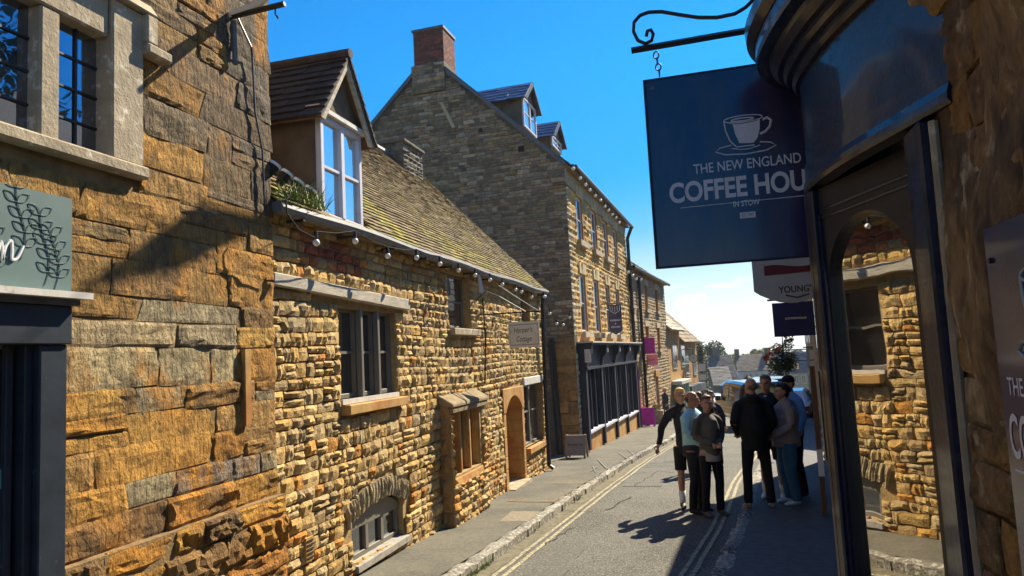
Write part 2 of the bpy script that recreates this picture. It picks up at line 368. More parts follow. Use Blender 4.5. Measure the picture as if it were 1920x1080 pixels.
def courses(s0, s1, z0, z1, hr, wr, holes=(), n=0.0, prot=(.015, .04), pal=None, inside=None, gap=.012, wav=.015, nfun=None, seed=0):
    """random coursed rubble: rows of stones with uneven heights and widths, broken round the openings"""
    r = random.Random(seed); out = []; z = z0
    while z < z1 - hr[0]*.5:
        h = min(r.uniform(*hr), z1 - z)
        if z1 - (z+h) < hr[0]*.6: h = z1 - z
        cuts = [(a, b) for (a, b, c, d) in holes if min(z+h, d) - max(z, c) > h*.35]
        spans = [(s0, s1)]
        for a, b in sorted(cuts):
            ns = []
            for p, q in spans:
                if b <= p or a >= q: ns.append((p, q)); continue
                if a - p > .03: ns.append((p, a))
                if q - b > .03: ns.append((b, q))
            spans = ns
        for p, q in spans:
            s = p
            while s < q - .02:
                wd = r.uniform(*wr)
                if r.random() < .12: wd *= 1.6
                if q - (s+wd) < wr[0]*.6: wd = q - s
                hh = h; zz = z
                parts = [(zz, hh)]
                if hh > hr[1]*.8 and r.random() < .18: parts = [(zz, hh*.5), (zz+hh*.5, hh*.5)]
                for (za, ha) in parts:
                    cx = s + wd/2; cz = za + ha/2 + wav*math.sin(cx*1.3 + za*2.1)
                    if inside is None or inside(cx, cz):
                        nn = n + (nfun(cx, cz) if nfun else 0)
                        out.append((cx, -nn, cz, wd-gap, r.uniform(*prot), ha-gap, pal(cx, cz, r), r.uniform(-.02, .02)))
                s += wd
        z += h
    return out
def wall_core(mb, s0, s1, z0, z1, holes, n=0.0, depth=.35):
    """solid wall with openings, as butted blocks"""
    xs = sorted({s0, s1, *[h[0] for h in holes], *[h[1] for h in holes]})
    for a, b in zip(xs, xs[1:]):
        zs = [(z0, z1)]
        for h in holes:
            if h[0] < b-1e-6 and h[1] > a+1e-6:
                nz = []
                for p, q in zs:
                    if h[3] <= p or h[2] >= q: nz.append((p, q)); continue
                    if h[2] > p: nz.append((p, h[2]))
                    if h[3] < q: nz.append((h[3], q))
                zs = nz
        for p, q in zs: mb.box(a, b, -n, depth - n, p, q)
def mixc(a, b, t): return tuple(a[i]*(1-t)+b[i]*t for i in range(3))
def vary(c, r, k=.25):
    f = 1 + r.uniform(-k, k); g = r.uniform(-.04, .04)
    return (max(c[0]*f*(1+g), .01), max(c[1]*f, .01), max(c[2]*f*(1-g), .005))
def camloc(fr): return tuple(fr.i @ CAMP)

# ------------------------------------------------------------------ joinery
def window(parent, x0, x1, z0, z1, n, mats, lights=3, transom=None, fw=.05, mw=.045, depth=.07, name='window', glass='glass', dark=.25, sash=False, label=None):
    """frame, mullions and one pane for each light; n = how far the frame face stands out of (+) or back from (-) the wall"""
    f = MB(); y0 = -n; y1 = -n + depth
    f.box(x0, x1, y0, y1, z1-fw, z1); f.box(x0, x1, y0, y1, z0, z0+fw)
    f.box(x0, x0+fw, y0, y1, z0+fw, z1-fw); f.box(x1-fw, x1, y0, y1, z0+fw, z1-fw)
    fr_o = f.build('window_frame', M[mats], parent, bevel=.004, label=label)
    xs = [x0+fw + (x1-x0-2*fw) * i/lights for i in range(lights+1)]
    for i in range(1, lights):
        MB().box(xs[i]-mw/2, xs[i]+mw/2, y0-.006, y1, z0+fw, z1-fw).build('mullion', M[mats], fr_o)
    for i in range(lights):
        a = xs[i] + (mw/2 if i else 0); b = xs[i+1] - (mw/2 if i < lights-1 else 0)
        tr = [z0+fw, z1-fw] if transom is None else [z0+fw] + [z0+fw+(z1-z0-2*fw)*t for t in transom] + [z1-fw]
        for t in tr[1:-1]:
            MB().box(a, b, y0+.008, y1, t-.014, t+.014).build('glazing_bar', M[mats], fr_o)
        for q, (p, r2) in enumerate(zip(tr, tr[1:])):
            g = MB().box(a, b, y1-.028, y1-.02, p + (.014 if q else 0), r2 - (.014 if q < len(tr)-2 else 0))
            g.build('pane', M[glass], fr_o)
    MB().box(x0+.003, x1-.003, y1+dark, y1+dark+.01, z0+.003, z1-.003).build('dark_room', M['tarblack'], fr_o)
    return fr_o

_fonts = {}
def text(parent, s, x, z, y, h=None, wdt=None, mat_='letter', align='CENTER', ext=.001, shear=0, name='lettering', bold=0):
    """flat lettering standing on the local XZ plane, facing -Y; h cap height, wdt total width"""
    cu = bpy.data.curves.new('txt', 'FONT'); cu.body = s; cu.align_x = 'LEFT'; cu.extrude = 0; cu.shear = shear; cu.offset = bold
    o = bpy.data.objects.new('txt', cu); C.objects.link(o)
    dg = bpy.context.evaluated_depsgraph_get(); me = bpy.data.meshes.new_from_object(o.evaluated_get(dg)); bpy.data.objects.remove(o)
    n = len(me.vertices); co = np.zeros(n*3); me.vertices.foreach_get('co', co); co = co.reshape(-1, 3)
    x0, x1 = co[:,0].min(), co[:,0].max(); y0, y1 = co[:,1].min(), co[:,1].max()
    sy = h/(y1-y0) if h else 1; sx_ = wdt/(x1-x0) if wdt else sy
    out = np.zeros_like(co); out[:,0] = (co[:,0]-(x0+x1)/2)*sx_; out[:,2] = (co[:,1]-(y0+y1)/2)*sy
    me.vertices.foreach_set('co', out.ravel()); me.materials.clear(); me.materials.append(M[mat_]); me.update(); me.name = name
    ob = bpy.data.objects.new(name, me); C.objects.link(ob); ob.parent = parent; ob.location = (x, y, z)
    return ob

# ================================================================== THE SETTING: ground, road, pavements
def kl(y): return float(np.interp(y, [-30, 4, 6.8, 9.6, 13, 18.5, 23.5, 31, 40, 60], [-2.9, -2.75, -2.62, -2.5, -2.32, -2.02, -1.55, -1.05, -.2, 2.0]))
def krr(y): return float(np.interp(y, [-30, 2, 7, 10.2, 14, 20, 30, 40, 60], [-.9, -.62, -.1, .27, .6, 1.3, 2.9, 4.6, 8.0]))
def strip(fa, fb, z, y0, y1, ny, nx, bumpy=0, seed=0):
    m = MB()
    def fn(u, v):
        y = y0 + (y1-y0)*v; a = fa(y); b = fb(y); x = a + (b-a)*u
        zz = G(y) + z
        if bumpy: zz += noise.noise(Vector((x*1.3, y*.9, seed))) * bumpy
        return (x, y, zz)
    return m.grid(fn, nx, ny)
gm = MB()
def gfn(u, v):
    y = -25 + 1600*v**2.2; x = (u-.5)*2*(14 + 950*v**1.6)
    z = G(y) - .45
    if y > 60: z -= 0
    return (x, y, z)
gm.grid(gfn, 60, 110)
tag(gm.build('ground', mat('earth', (.09,.1,.05), .95, .3, .05, 0), None, smooth=True), kind='structure')
tag(strip(lambda y: kl(y)+.02, lambda y: krr(y)-.02, -.11, -6, 75, 220, 14, .012).build('road', M['asphalt'], None, smooth=True), kind='structure')
tag(strip(lambda y: -3.75, lambda y: kl(y)-.075, 0, -6, 60, 200, 6, .012, 3).build('left_pavement', M['path'], None, smooth=True), kind='structure')
tag(strip(lambda y: krr(y)+.075, lambda y: krr(y)+4.2, 0, -6, 60, 200, 8, .01, 5).build('right_pavement', mat('dark_slab_pavement', (.085,.085,.09), .85, .25, 9, .5, 60, .008), None, smooth=True), kind='structure')
# far side ground sheets
tag(strip(lambda y: -3.76-14, lambda y: -3.76, -.02, -6, 60, 60, 4).build('yard_ground', M['path'], None), kind='structure')

def kerb(fn, side, label, y0, y1):
    t = thing('kerb', label, 'kerb', loc=(0, 0, 0))
    y = y0; specs = []
    while y < y1:
        L = rnd.uniform(.32, .75) * (1 if y < 22 else 1.6); c = y + L/2; x = fn(c)
        ang = math.atan2(fn(y+L)-fn(y), L); sl = math.atan2(G(y+L)-G(y), L)
        g = rnd.uniform(.75, 1.25); col = (.23*g, .215*g, .18*g)
        if rnd.random() < .3: col = (.12*g, .11*g, .09*g)
        specs.append((x + rnd.uniform(-.012, .012), c, G(c) - .075, L+.01, .085 + rnd.uniform(0, .012), .135, col, (0, 0, 0)))
        y += L
    for s in specs:
        p = PR_K[rnd.randrange(len(PR_K))]
        o = bpy.data.objects.new('kerb_stone', p[2]); C.objects.link(o); o.parent = t
        # the proto's rough front turned upwards
        ang = math.atan2(fn(s[1]+.3)-fn(s[1]-.3), .6); sl = math.atan2(G(s[1]+.3)-G(s[1]-.3), .6)
        o.rotation_mode = 'XYZ'
        m = Matrix.Translation(s[:3]) @ Matrix.Rotation(-ang, 4, 'Z') @ Matrix.Rotation(sl, 4, 'X') @ Matrix.Rotation(R(90), 4, 'Z') @ Matrix.Rotation(R(-90), 4, 'X')
        o.matrix_basis = m @ Matrix.Diagonal((s[3], s[4]*1.0, .17, 1)); o.color = (*s[6], 1)
    return t
kerb(kl, 1, 'rough grey granite kerb along the left pavement', 3.5, 42)
kerb(krr, -1, 'worn granite kerb of the right pavement where the group stands', 3.5, 34)
# painted double yellow lines
def line(fn, off, wd, y0, y1, z=-.103):
    m = MB(); ny = int((y1-y0)/.25)
    m.grid(lambda u, v: (fn(y0+(y1-y0)*v)+off+u*wd + .012*noise.noise(Vector((0, (y0+(y1-y0)*v)*2, off))), y0+(y1-y0)*v, G(y0+(y1-y0)*v)+z+noise.noise(Vector(((fn(y0+(y1-y0)*v)+off)*1.3, (y0+(y1-y0)*v)*.9, 0)))*.012), 1, ny)
    return m
for fn, offs, tx in ((kl, (.28, .385), 'beside the left kerb'), (krr, (-.43, -.325), 'beside the right kerb')):
    t = thing('double_yellow_line', 'worn pair of painted yellow lines on the road ' + tx, 'road marking', loc=(0, 0, 0))
    for o_ in offs: line(fn, o_, .05, 3.5, 40).build('yellow_line', M['yellow'], t)
# grit channel beside the kerb and dirt at the wall foot
tag(line(kl, .05, .22, 3.5, 30, -.1065).build('gutter_grit', M['gutter_dirt'], None), kind='stuff')
# pavement slab joints and patches
t = thing('pavement_patch', 'pale square service cover set in the left pavement', 'cover', loc=(0, 0, 0))
m = MB(); p = at_z(985, 968, G(9.6)); m.box(p.x-.28, p.x+.12, p.y-.3, p.y+.3, G(p.y)-.01, G(p.y)+.012); m.build('cover_plate', mat('cover', (.2,.17,.12), .9, .3, 20, .5), t)
for (a, b) in [((1015, 940), (1120, 944)), ((1035, 899), (1150, 899)), ((1060, 927), (1110, 925)), ((1120, 880), (1175, 880)), ((950, 940), (1040, 943))]:
    pa = at_z(*a, G(11)); pb = at_z(*b, G(11))
    tag(MB().grid(lambda u, v: (pa.x+(pb.x-pa.x)*u, pa.y+(pb.y-pa.y)*u + v*.035, G(pa.y+(pb.y-pa.y)*u)+.016), 8, 1).build('slab_joint', M['dark_mortar'], None), kind='structure')
CHL = ['long white chalk stroke on the pavement nearest the pavement board', 'white chalk stroke in the middle of the pavement, second of three', 'farthest white chalk stroke near the navy shopfront', 'short chalk tick of the small arrow nearest the kerb', 'tiny upright chalk dash inside the small arrow', 'faint chalk line running across the pavement between strokes']
for (a, b) in [((1120, 853), (1136, 876)), ((1158, 834), (1174, 850)), ((1176, 826), (1188, 842)), ((1108, 884), (1120, 872)), ((1112, 872), (1116, 886)), ((1128, 845), (1166, 848))]:
    pa = at_z(*a, G(15)+.016); pb = at_z(*b, G(15)+.016); d = (pb-pa).normalized(); nn = Vector((-d.y, d.x, 0))*.013
    m = MB(); m.grid(lambda u, v: tuple(pa + (pb-pa)*u + nn*(v*2-1)), 6, 1)
    for i, q in enumerate(m.v): m.v[i] = (q[0], q[1], G(q[1])+.018)
    tag(m.build('chalk_mark', M['white_line'], None), CHL.pop(0), 'ground marking', 'chalk utility marks on the left pavement')
# weeds in the gutter
def tufts(name, pts, n, label, s=.06, cols=((.12,.2,.02),(.2,.24,.04),(.08,.14,.02))):
    m = MB()
    for _ in range(n):
        c = rnd.choice(pts); x = c[0]+rnd.gauss(0, .03); y = c[1]+rnd.gauss(0, c[3] if len(c) > 3 else .2); z = c[2]
        a = rnd.uniform(0, 6.28); L = rnd.uniform(.3, 1)*s; lean = rnd.uniform(.2, 1.0)*L
        wx, wy = math.cos(a+1.57)*.007, math.sin(a+1.57)*.007
        m.add([(x-wx, y-wy, z), (x+wx, y+wy, z), (x+math.cos(a)*lean+wx*.6, y+math.sin(a)*lean+wy*.6, z+L*.7), (x+math.cos(a)*lean*1.5, y+math.sin(a)*lean*1.5, z+L)], [(0,1,2,3)], rnd.choice(cols))
    me = m.build(name, M['leaf'], None); tag(me, label, None, None, 'stuff'); return me
M['leaf'] = mat('leaves', tint=True, rough=.6, var=.2, scale=6, bump=0)
def tint_only(mm):  # object colour is white for joined leaves
    return mm
gp = [(kl(y)+.06, y, G(y)-.1, .12) for y in (6.9, 7.1, 7.25, 7.4, 7.6)] * 3 + [(kl(y)+.06, y, G(y)-.1, .15) for y in (9.4, 11.8, 12.1, 14.8)]
tufts('gutter_weeds', gp, 700, 'bright green weeds growing in the gutter by the left kerb')

# repairs and cracks in the road
def patch(name, x0, x1, y0, y1, mt, z=-.1035):
    m = MB(); m.grid(lambda u, v: (x0+(x1-x0)*u + .03*noise.noise(Vector((v*5, u, x0))), y0+(y1-y0)*v, G(y0+(y1-y0)*v)+z+noise.noise(Vector(((x0+(x1-x0)*u)*1.3, (y0+(y1-y0)*v)*.9, 0)))*.012), 6, 24)
    tag(m.build(name, mt, None, smooth=True), kind='structure')
pm1 = mat('tar_patch', (.07,.067,.06), .85, .4, 30, .8, 60, .012, c3=(.16,.15,.12), c3scale=50, c3pos=(.52,.62))
patch('road_repair', -1.75, -1.05, 13.4, 16.2, pm1); patch('road_repair', -1.3, -.2, 17.6, 19.4, pm1); patch('road_repair', -2.0, -1.6, 6.2, 8.8, pm1)
ck = MB()
for (a, b) in [((1188, 905), (1236, 868)), ((1236, 868), (1262, 872)), ((1160, 880), (1210, 872)), ((1196, 850), (1290, 846)), ((1140, 960), (1180, 930)), ((1020, 1040), (1075, 1000))]:
    pa = at_z(*a, G(12)-.1); pb = at_z(*b, G(12)-.1); k = 9; P_ = []
    for i in range(k+1):
        q = pa + (pb-pa)*i/k; q.x += rnd.uniform(-.04, .04); q.z = G(q.y)-.1015+noise.noise(Vector((q.x*1.3, q.y*.9, 0)))*.012; P_.append(q)
    for p_, q_ in zip(P_, P_[1:]):
        d = (q_-p_).normalized(); n_ = Vector((-d.y, d.x, 0))*rnd.uniform(.006, .014); ck.add([p_-n_, q_-n_, q_+n_, p_+n_], [(0,1,2,3)])
tag(ck.build('road_cracks', M['tarblack'], None), kind='stuff')
# ================================================================== BUILDING A: ashlar shop on the left
XA = -3.5
FA = Fr(XA, 0, R(90))
A = thing('stone_shop_building', 'tall dark ashlar stone building with mullioned window nearest on the left', 'building', FA)
YE = 5.25
cl = camloc(FA)
wx0, wx1, wz0, wz1 = 0, 0, 0, 0
pr, _ = FA.hit(203, 200); ml, _ = FA.hit(70, 150); mr, _ = FA.hit(108, 150)
_, zt = FA.hit(195, 70); zb = FA.hit(205, 300)[1]
fo = FA.hit(258, 300)[0]; zsill = FA.hit(262, 340)[1]
holesA = [(1.2, pr, zb, zt+.02), (.6, 3.1, .0, 2.17)]
m = MB(); wall_core(m, -3.0, YE, -.6, 9, holesA, -.0, .5); m.build('wall', M['dark_mortar'], A)
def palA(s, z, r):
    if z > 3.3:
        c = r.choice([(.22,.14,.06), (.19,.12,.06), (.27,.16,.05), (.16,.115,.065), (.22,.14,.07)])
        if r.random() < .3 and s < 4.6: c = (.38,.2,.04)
        if s > 4.75: c = mixc(c, (.1,.085,.07), .6)  # upper stones, most near the corner, darkened in colour for shade
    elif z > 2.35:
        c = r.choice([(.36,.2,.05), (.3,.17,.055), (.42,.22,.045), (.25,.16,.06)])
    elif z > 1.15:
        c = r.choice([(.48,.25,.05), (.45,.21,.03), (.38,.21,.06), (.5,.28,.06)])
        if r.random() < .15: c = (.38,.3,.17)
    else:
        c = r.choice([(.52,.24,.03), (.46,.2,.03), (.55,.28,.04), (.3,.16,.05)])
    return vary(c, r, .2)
blocked = [(1.0, fo, zsill-.02, 4.62), (-3, 3.17, -1, 3.02)]
sp = []
grey_rows = {}
z = .98; rA = random.Random(5)
rows = [(.98,.2),(1.18,.17),(1.35,.21),(1.56,.20),(1.76,.16),(1.92,.26),(2.18,.17),(2.35,.15),(2.50,.24),(2.74,.2),(2.94,.24),(3.18,.18)]
rows += [(3.36+.235*k, .235) for k in range(10)] + [(5.71+.26*k, .26) for k in range(12)]
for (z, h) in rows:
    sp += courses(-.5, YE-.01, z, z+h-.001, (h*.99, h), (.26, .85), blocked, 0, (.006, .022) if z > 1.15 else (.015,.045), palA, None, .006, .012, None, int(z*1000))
def gr(s):
    s = list(s)
    if 1.9 < s[2] < 2.2 and s[0] < 4.8: s[6] = vary((.42,.34,.19), rA, .12)
    if 1.56 < s[2] < 1.8 and 4.15 < s[0] < 4.8: s[6] = vary((.42,.34,.2), rA, .12)
    if 2.18 < s[2] < 2.52 and 3.6 < s[0] < 4.9 and rA.random() < .55: s[6] = vary((.36,.28,.16), rA, .12)
    if 1.12 < s[2] < 1.42 and 3.9 < s[0] < 4.9: s[6] = vary((.2,.16,.12), rA, .2)
    return tuple(s)
sp = [gr(s) for s in sp]
# battered foot of the wall
sp += courses(2.9, YE-.01, -.3, .985, (.15, .22), (.25, .6), [(-3, 3.17, -1, 3.02)], .07, (.02, .07), palA, None, .016, .01, None, 3)
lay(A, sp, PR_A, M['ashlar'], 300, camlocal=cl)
MB().box(3.18, YE, -.085, .01, -.4, .99).build('wall_foot', M['dark_mortar'], A)
MB().box(4.8, 4.87, -.05, 0, FA.hit(455, 795)[1], FA.hit(455, 655)[1]).build('ochre_strip', M['honey'], A)
# eaves out of frame above
MB().box(-3, YE+.1, -.28, .6, 9, 9.12).build('roof_edge', M['lead'], A)
m = MB(); m.hexa([(-3, -.3, 9.12), (YE+.12, -.3, 9.12), (YE+.12, 5, 9.12), (-3, 5, 9.12)], [(-3, 4.9, 12), (YE+.12, 4.9, 12), (YE+.12, 5, 12), (-3, 5, 12)]); m.build('roof', M['dark_tile'], A)
# return wall facing down the street
m = MB(); m.box(YE-.3, YE, .5, 5, -.6, 9); m.build('side_wall', M['dark_mortar'], A)
# --- stone mullioned window
W = bpy.data.objects.new('mullioned_window', None); C.objects.link(W); W.parent = A
FS = M['frame_stone']
def fs(b, nm='dressing'): return b.build(nm, FS, W, bevel=.012)
zhead = zt + .26
fs(MB().box(fo-.26, fo, -.055, .2, zb+.0, zhead), 'jamb')             # right jamb outer
pg = FA.hit(193, 200, -.07)[0]
fs(MB().hexa([(pg, .062, zb), (fo-.262, -.045, zb), (fo-.262, .2, zb), (pg, .2, zb)], [(pg, .062, zt), (fo-.262, -.045, zt), (fo-.262, .2, zt), (pg, .2, zt)]), 'chamfered_jamb')
fs(MB().box(ml, mr, -.02, .19, zb, zt), 'mullion')
fs(MB().box(1.0, fo-.262, -.03, .21, zt, zhead-.003), 'head')
fs(MB().box(1.0, fo+.02, -.085, .22, zsill, zb-.0), 'sill')
hm = MB(); hm.hexa([(.9, -.11, zhead), (fo+.08, -.11, zhead), (fo+.08, 0, zhead), (.9, 0, zhead)], [(.9, -.04, zhead+.1), (fo+.08, -.04, zhead+.1), (fo+.08, 0, zhead+.1), (.9, 0, zhead+.1)]); fs(hm, 'hood_mould')
fs(MB().box(fo-.02, fo+.08, -.1, 0, zhead-.2, zhead), 'hood_drop')
fs(MB().box(fo-.02, fo+.2, -.11, 0, zhead-.27, zhead-.2), 'hood_stop')
# panes with lead cames
def leaded(a, b):
    MB().box(a, b, .07, .075, zb, zt).build('pane', M['blue_glass'], W)
    lm = MB(); k = a
    lm.box((a+b)/2-.008, (a+b)/2+.008, .058, .068, zb, zt)
    for i in range(1, 4): lm.box(a, b, .059, .069, zb+(zt-zb)*i/4-.007, zb+(zt-zb)*i/4+.007)
    lm.build('lead_cames', M['black'], W)
leaded(mr, pr); leaded(ml-.75, ml); fs(MB().box(1.2, ml-.75, -.02, .19, zb, zt), 'jamb')
MB().box(1.2, pr, .6, .61, zb-.1, zt+.1).build('dark_room', M['tarblack'], W)
# --- shopfront on building A
fx1 = 3.17
zf0, zf1 = 2.47, 3.0
B_ = MB().box(.5, fx1, -.12, 0, zf0, zf1).build('fascia_board', M['teal_board'], A, label='grey green shop fascia with leaf drawing and white script')
# leaf pattern and script on the fascia
def leafm(cx, cz, L, a, wd=.32):
    pts = []
    for k in range(9):
        t = k/8; u = t*L; v = math.sin(math.pi*t)*L*wd*.5
        pts.append((u, v))
    pts += [(u, -v) for u, v in pts[::-1][1:-1]]
    c, s_ = math.cos(a), math.sin(a)
    return [(cx+u*c-v*s_, -.123, cz+u*s_+v*c) for u, v in pts]
lm = MB()
def stroke(pts, r=.0022, closed=False, mb=None):
    mb = mb or lm
    if closed: pts = pts + [pts[0]]
    mb.tube(pts, r, 4)
for (cx, cz, n, a0) in [(3.0, 2.5, 4, 1.45), (2.86, 2.62, 4, 1.9), (3.06, 2.48, 3, 1.2), (2.7, 2.5, 3, 1.4)]:
    st = [(cx+.03*math.sin(k), -.123, cz+k*.075) for k in range(n+2)]
    stroke(st)
    for k in range(1, n+2):
        for sg in (1, -1): stroke(leafm(st[k][0], st[k][2], .085, math.pi/2+sg*.95, .5), .0018, True)
lm.build('leaf_drawing', M['teal_dark'], B_)
sc = MB()
def curve(pts, n=24):
    # Catmull-Rom
    out = []
    P_ = [pts[0]] + pts + [pts[-1]]
    for i in range(1, len(P_)-2):
        for k in range(n//len(pts)+3):
            t = k/(n//len(pts)+3); a, b, c, d = [Vector(q) for q in P_[i-1:i+3]]
            out.append(.5*((2*b)+(c-a)*t+(2*a-5*b+4*c-d)*t*t+(3*b-a-3*c+d)*t**3))
    out.append(Vector(pts[-1])); return out
for seg in [[(-30,470),(-14,458),(-10,486),(-3,470),(2,452),(5,470),(4,489)], [(4,489),(11,462),(21,451),(23,468),(23,486),(33,483),(44,461)]]:
    sc.tube(curve([(FA.hit(a, b, .126)[0], -.126, FA.hit(a, b, .126)[1]) for a, b in seg]), .0075, 5)
sc.build('script_letters', M['letter_white'], B_)
MB().box(.5, fx1+.07, -.2, 0, zf0-.035, zf0).build('fascia_ledge', M['white_paint'], A)
MB().box(.5, fx1+.03, -.15, 0, zf0-.07, zf0-.036).build('fascia_mould', M['lead'], A)
MB().box(.5, fx1, -.13, 0, 2.19, zf0-.071).build('frieze', M['navy_old'], A, bevel=.006)
MB().box(fx1-.18, fx1-.01, -.11, .05, -.3, 2.189).build('pilaster', M['navy_old'], A, bevel=.008)
MB().box(fx1-.23, fx1-.181, -.07, .05, -.3, 2.189).build('pilaster_moulding', M['navy_old'], A, bevel=.005)
MB().box(fx1-.30, fx1-.26, -.03, .05, .5, 2.189).build('shop_window_frame', M['navy_old'], A, bevel=.004)
g = MB().box(.6, fx1-.262, -.0, .006, .5, 2.17).build('shop_window_pane', M['glass'], A)
MB().box(.6, fx1-.26, -.08, .05, -.3, .499).build('stall_riser', M['navy_old'], A)
MB().box(.6, fx1, .5, .51, -.2, 2.17).build('dark_room', M['tarblack'], A)
tm = MB()
for cz in (1.15, 1.52): 
    for k in range(3): tm.tube([(2.83+.02*k, -.004, cz-.03+.03*k), (2.87, -.004, cz+.05-.01*k), (2.85+.02*k, -.004, cz-.05)], .004, 4)
tm.build('window_sticker', M['teal_paint'], A)
# bracket at the top
bk = thing('sign_bracket', 'black iron bracket with empty hook high on the dark stone corner', 'bracket', FA)
p0 = FA.hit(430, 28); bz = p0[1]-.02
MB().tube([(p0[0], .02, bz), (p0[0]+.0, -.5, bz+.02)], .022, 6).build('arm', M['black'], bk)
MB().tube([(p0[0], 0, bz+.01), (p0[0]+.02, -.22, bz+.06), (p0[0], -.4, bz+.12)], .03, 7, rs=[.03,.04,.015]).build('pale_knob', M['cream_board'], bk)
MB().tube([(p0[0], -.42, bz+.02), (p0[0]-.01, -.42, bz-.05), (p0[0]+.015, -.43, bz-.08), (p0[0]+.03, -.42, bz-.05)], .006, 5).build('hook', M['black'], bk)
cb = thing('wall_cable', 'thin dark cable running down the corner of the ashlar building', 'cable', FA)
MB().tube([FAp for FAp in [(4.78, -.03, 4.83), (4.88, -.09, 4.6), (4.95, -.05, 4.55), (4.99, -.04, 4.1), (5.08, -.04, 3.8), (5.1, -.04, 3.3)]], .009, 5).build('cable', M['black'], cb)
MB().tube([(4.72, -.05, 4.75), (4.73, -.05, 4.4)], .022, 5).build('conduit', M['lead'], cb)

# ================================================================== COTTAGE
XC = -3.58
FC = Fr(XC, 0, R(90))
K = thing('cottage', 'honey rubble stone cottage with mossy stone slate roof and lit dormer', 'cottage', FC)
cl = camloc(FC)
KE = 15.45
ZE = 3.42                       # eaves height
w1 = FC.rect((633, 572), (745, 752)); w1 = (w1[0], w1[1], 1.66, 2.58)
bs0, bs1 = FC.hit(660, 1040)[0], FC.hit(757, 1000)[0]
bz0, bz1 = FC.hit(662, 1062)[1], FC.hit(740, 925)[1]
nw0, nw1 = FC.hit(838, 560)[0], FC.hit(878, 560)[0]
nz0, nz1 = FC.hit(850, 616)[1], 3.27
ny0, ny1 = FC.hit(974, 560)[0], FC.hit(989, 560)[0]
nq0 = FC.hit(980, 603)[1]
b0, b1 = FC.hit(848, 850, .18)[0], FC.hit(913, 850, .18)[0]           # bay
bzt = FC.hit(848, 752, .18)[1]
m0, m1 = FC.hit(850, 850, .18)[0] + .02, FC.hit(903, 850, .18)[0]
mz0, mz1 = FC.hit(852, 895, .18)[1], bzt - .06
d0, d1 = FC.hit(948, 850)[0], FC.hit(973, 850)[0]+.25
dzt = FC.hit(955, 742)[1]
h0, h1 = FC.hit(983, 780)[0], FC.hit(1017, 770)[0]
hz0, hz1 = FC.hit(985, 842)[1], FC.hit(985, 722)[1]
print('cottage', w1, (bs0, bs1, bz0, bz1), (nw0, nw1, nz0), (b0, b1, bzt), (m0, m1, mz0, mz1), (d0, d1, dzt), (h0, h1, hz0, hz1))
H_base = [w1, (bs0, bs1, bz0, bz1), (nw0, nw1, nz0, nz1), (ny0, ny1, nq0, 3.3), (d0, d1, -1, dzt), (h0, h1, hz0, hz1), (m0, m1, mz0, mz1)]
m = MB(); wall_core(m, YE-.6, KE, -1, ZE+.05, H_base, 0, .4); m.build('wall', M['mortar'], K)
m = MB(); wall_core(m, b0, b1, -1, bzt-.08, [(m0, m1, mz0, mz1)], .17, .168); m.build('bay_wall', M['mortar'], K)
def palC(s, z, r):
    g = G(s)
    c = r.choice([(.48,.32,.12), (.42,.28,.11), (.52,.36,.15), (.38,.26,.12), (.46,.29,.09), (.41,.30,.15)])
    hgt = z - g
    k = noise.noise(Vector((s*.8, z*1.1, 3)))
    if r.random() < .035 + max(0, .25-hgt*.16) + max(0, k)*.12: c = r.choice([(.44,.2,.035), (.4,.17,.03), (.46,.24,.05)])
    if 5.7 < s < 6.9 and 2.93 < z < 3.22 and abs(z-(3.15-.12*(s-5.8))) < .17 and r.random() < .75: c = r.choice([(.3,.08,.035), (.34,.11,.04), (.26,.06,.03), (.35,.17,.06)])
    if s > 13 and z > .5: c = mixc(c, (.42,.3,.12), .5)
    return vary(c, r, .22)
belt0 = FC.hit(510, 510, .06); belt1 = FC.hit(766, 562, .06); bb0 = FC.hit(510, 534, .06); bb1 = FC.hit(766, 582, .06)
def excl(s, z):
    # the timber lintel
    if belt0[0]-.03 < s < belt1[0]:
        t = (s-belt0[0])/(belt1[0]-belt0[0]); zt_ = belt0[1]+(belt1[1]-belt0[1])*t; zb_ = bb0[1]+(bb1[1]-bb0[1])*t
        if zb_-.03 < z < zt_+.03: return False
    # arch ring over the basement window
    if bs0-.14 < s < bs1+.14:
        u = (s-(bs0+bs1)/2)/((bs1-bs0)/2+.14); zz = bz1 - .17*u*u
        if zz-.12 < z < zz+.26: return False
    if b0-.02 < s < b1+.02 and z < bzt+.03: return False
    if d0-.16 < s < d1+.14 and z < dzt+.16: return False
    if h0-.1 < s < h1+.2 and hz1-.02 < z < hz1+.17: return False
    if h0-.02 < s < h1+.15 and hz0-.13 < z < hz0: return False
    if w1[0]-.02 < s < w1[1]+.12 and w1[2]-.17 < z < w1[2]: return False
    return True
bulge = lambda s, z: .03*noise.noise(Vector((s*.7, z*.8, 1))) + .012
sp = courses(YE+.01, KE, -.7, ZE-.0, (.085, .145), (.10, .22), [(h[0]-.015, h[1]+.015, h[2]-.0, h[3]+.0) for h in H_base], .0, (.013, .034), palC, excl, .012, .02, bulge, 11)
sp = [s for s in sp if s[2] > G(s[0]) - .15]
# arch voussoirs
nv = 22
for k in range(nv):
    u = -1 + 2*(k+.5)/nv; s_ = (bs0+bs1)/2 + u*((bs1-bs0)/2+.12); zc_ = bz1 - .16*u*u + .13
    sp.append((s_, -.02, zc_, (bs1-bs0+.24)/nv-.008, rnd.uniform(.015, .03), .21, vary((.33,.26,.15), rnd, .15), u*.28))
sp2 = courses(b0, b1, -.5, bzt-.10, (.09, .14), (.1, .24), [(m0-.01, m1+.07, mz0-.1, mz1)], .17, (.02, .05), palC, None, .014, .012, None, 12)
sp2 = [s for s in sp2 if s[2] > G(s[0]) - .15]
lay(K, sp + sp2, PR_S, M['stone'], 300, camlocal=cl)
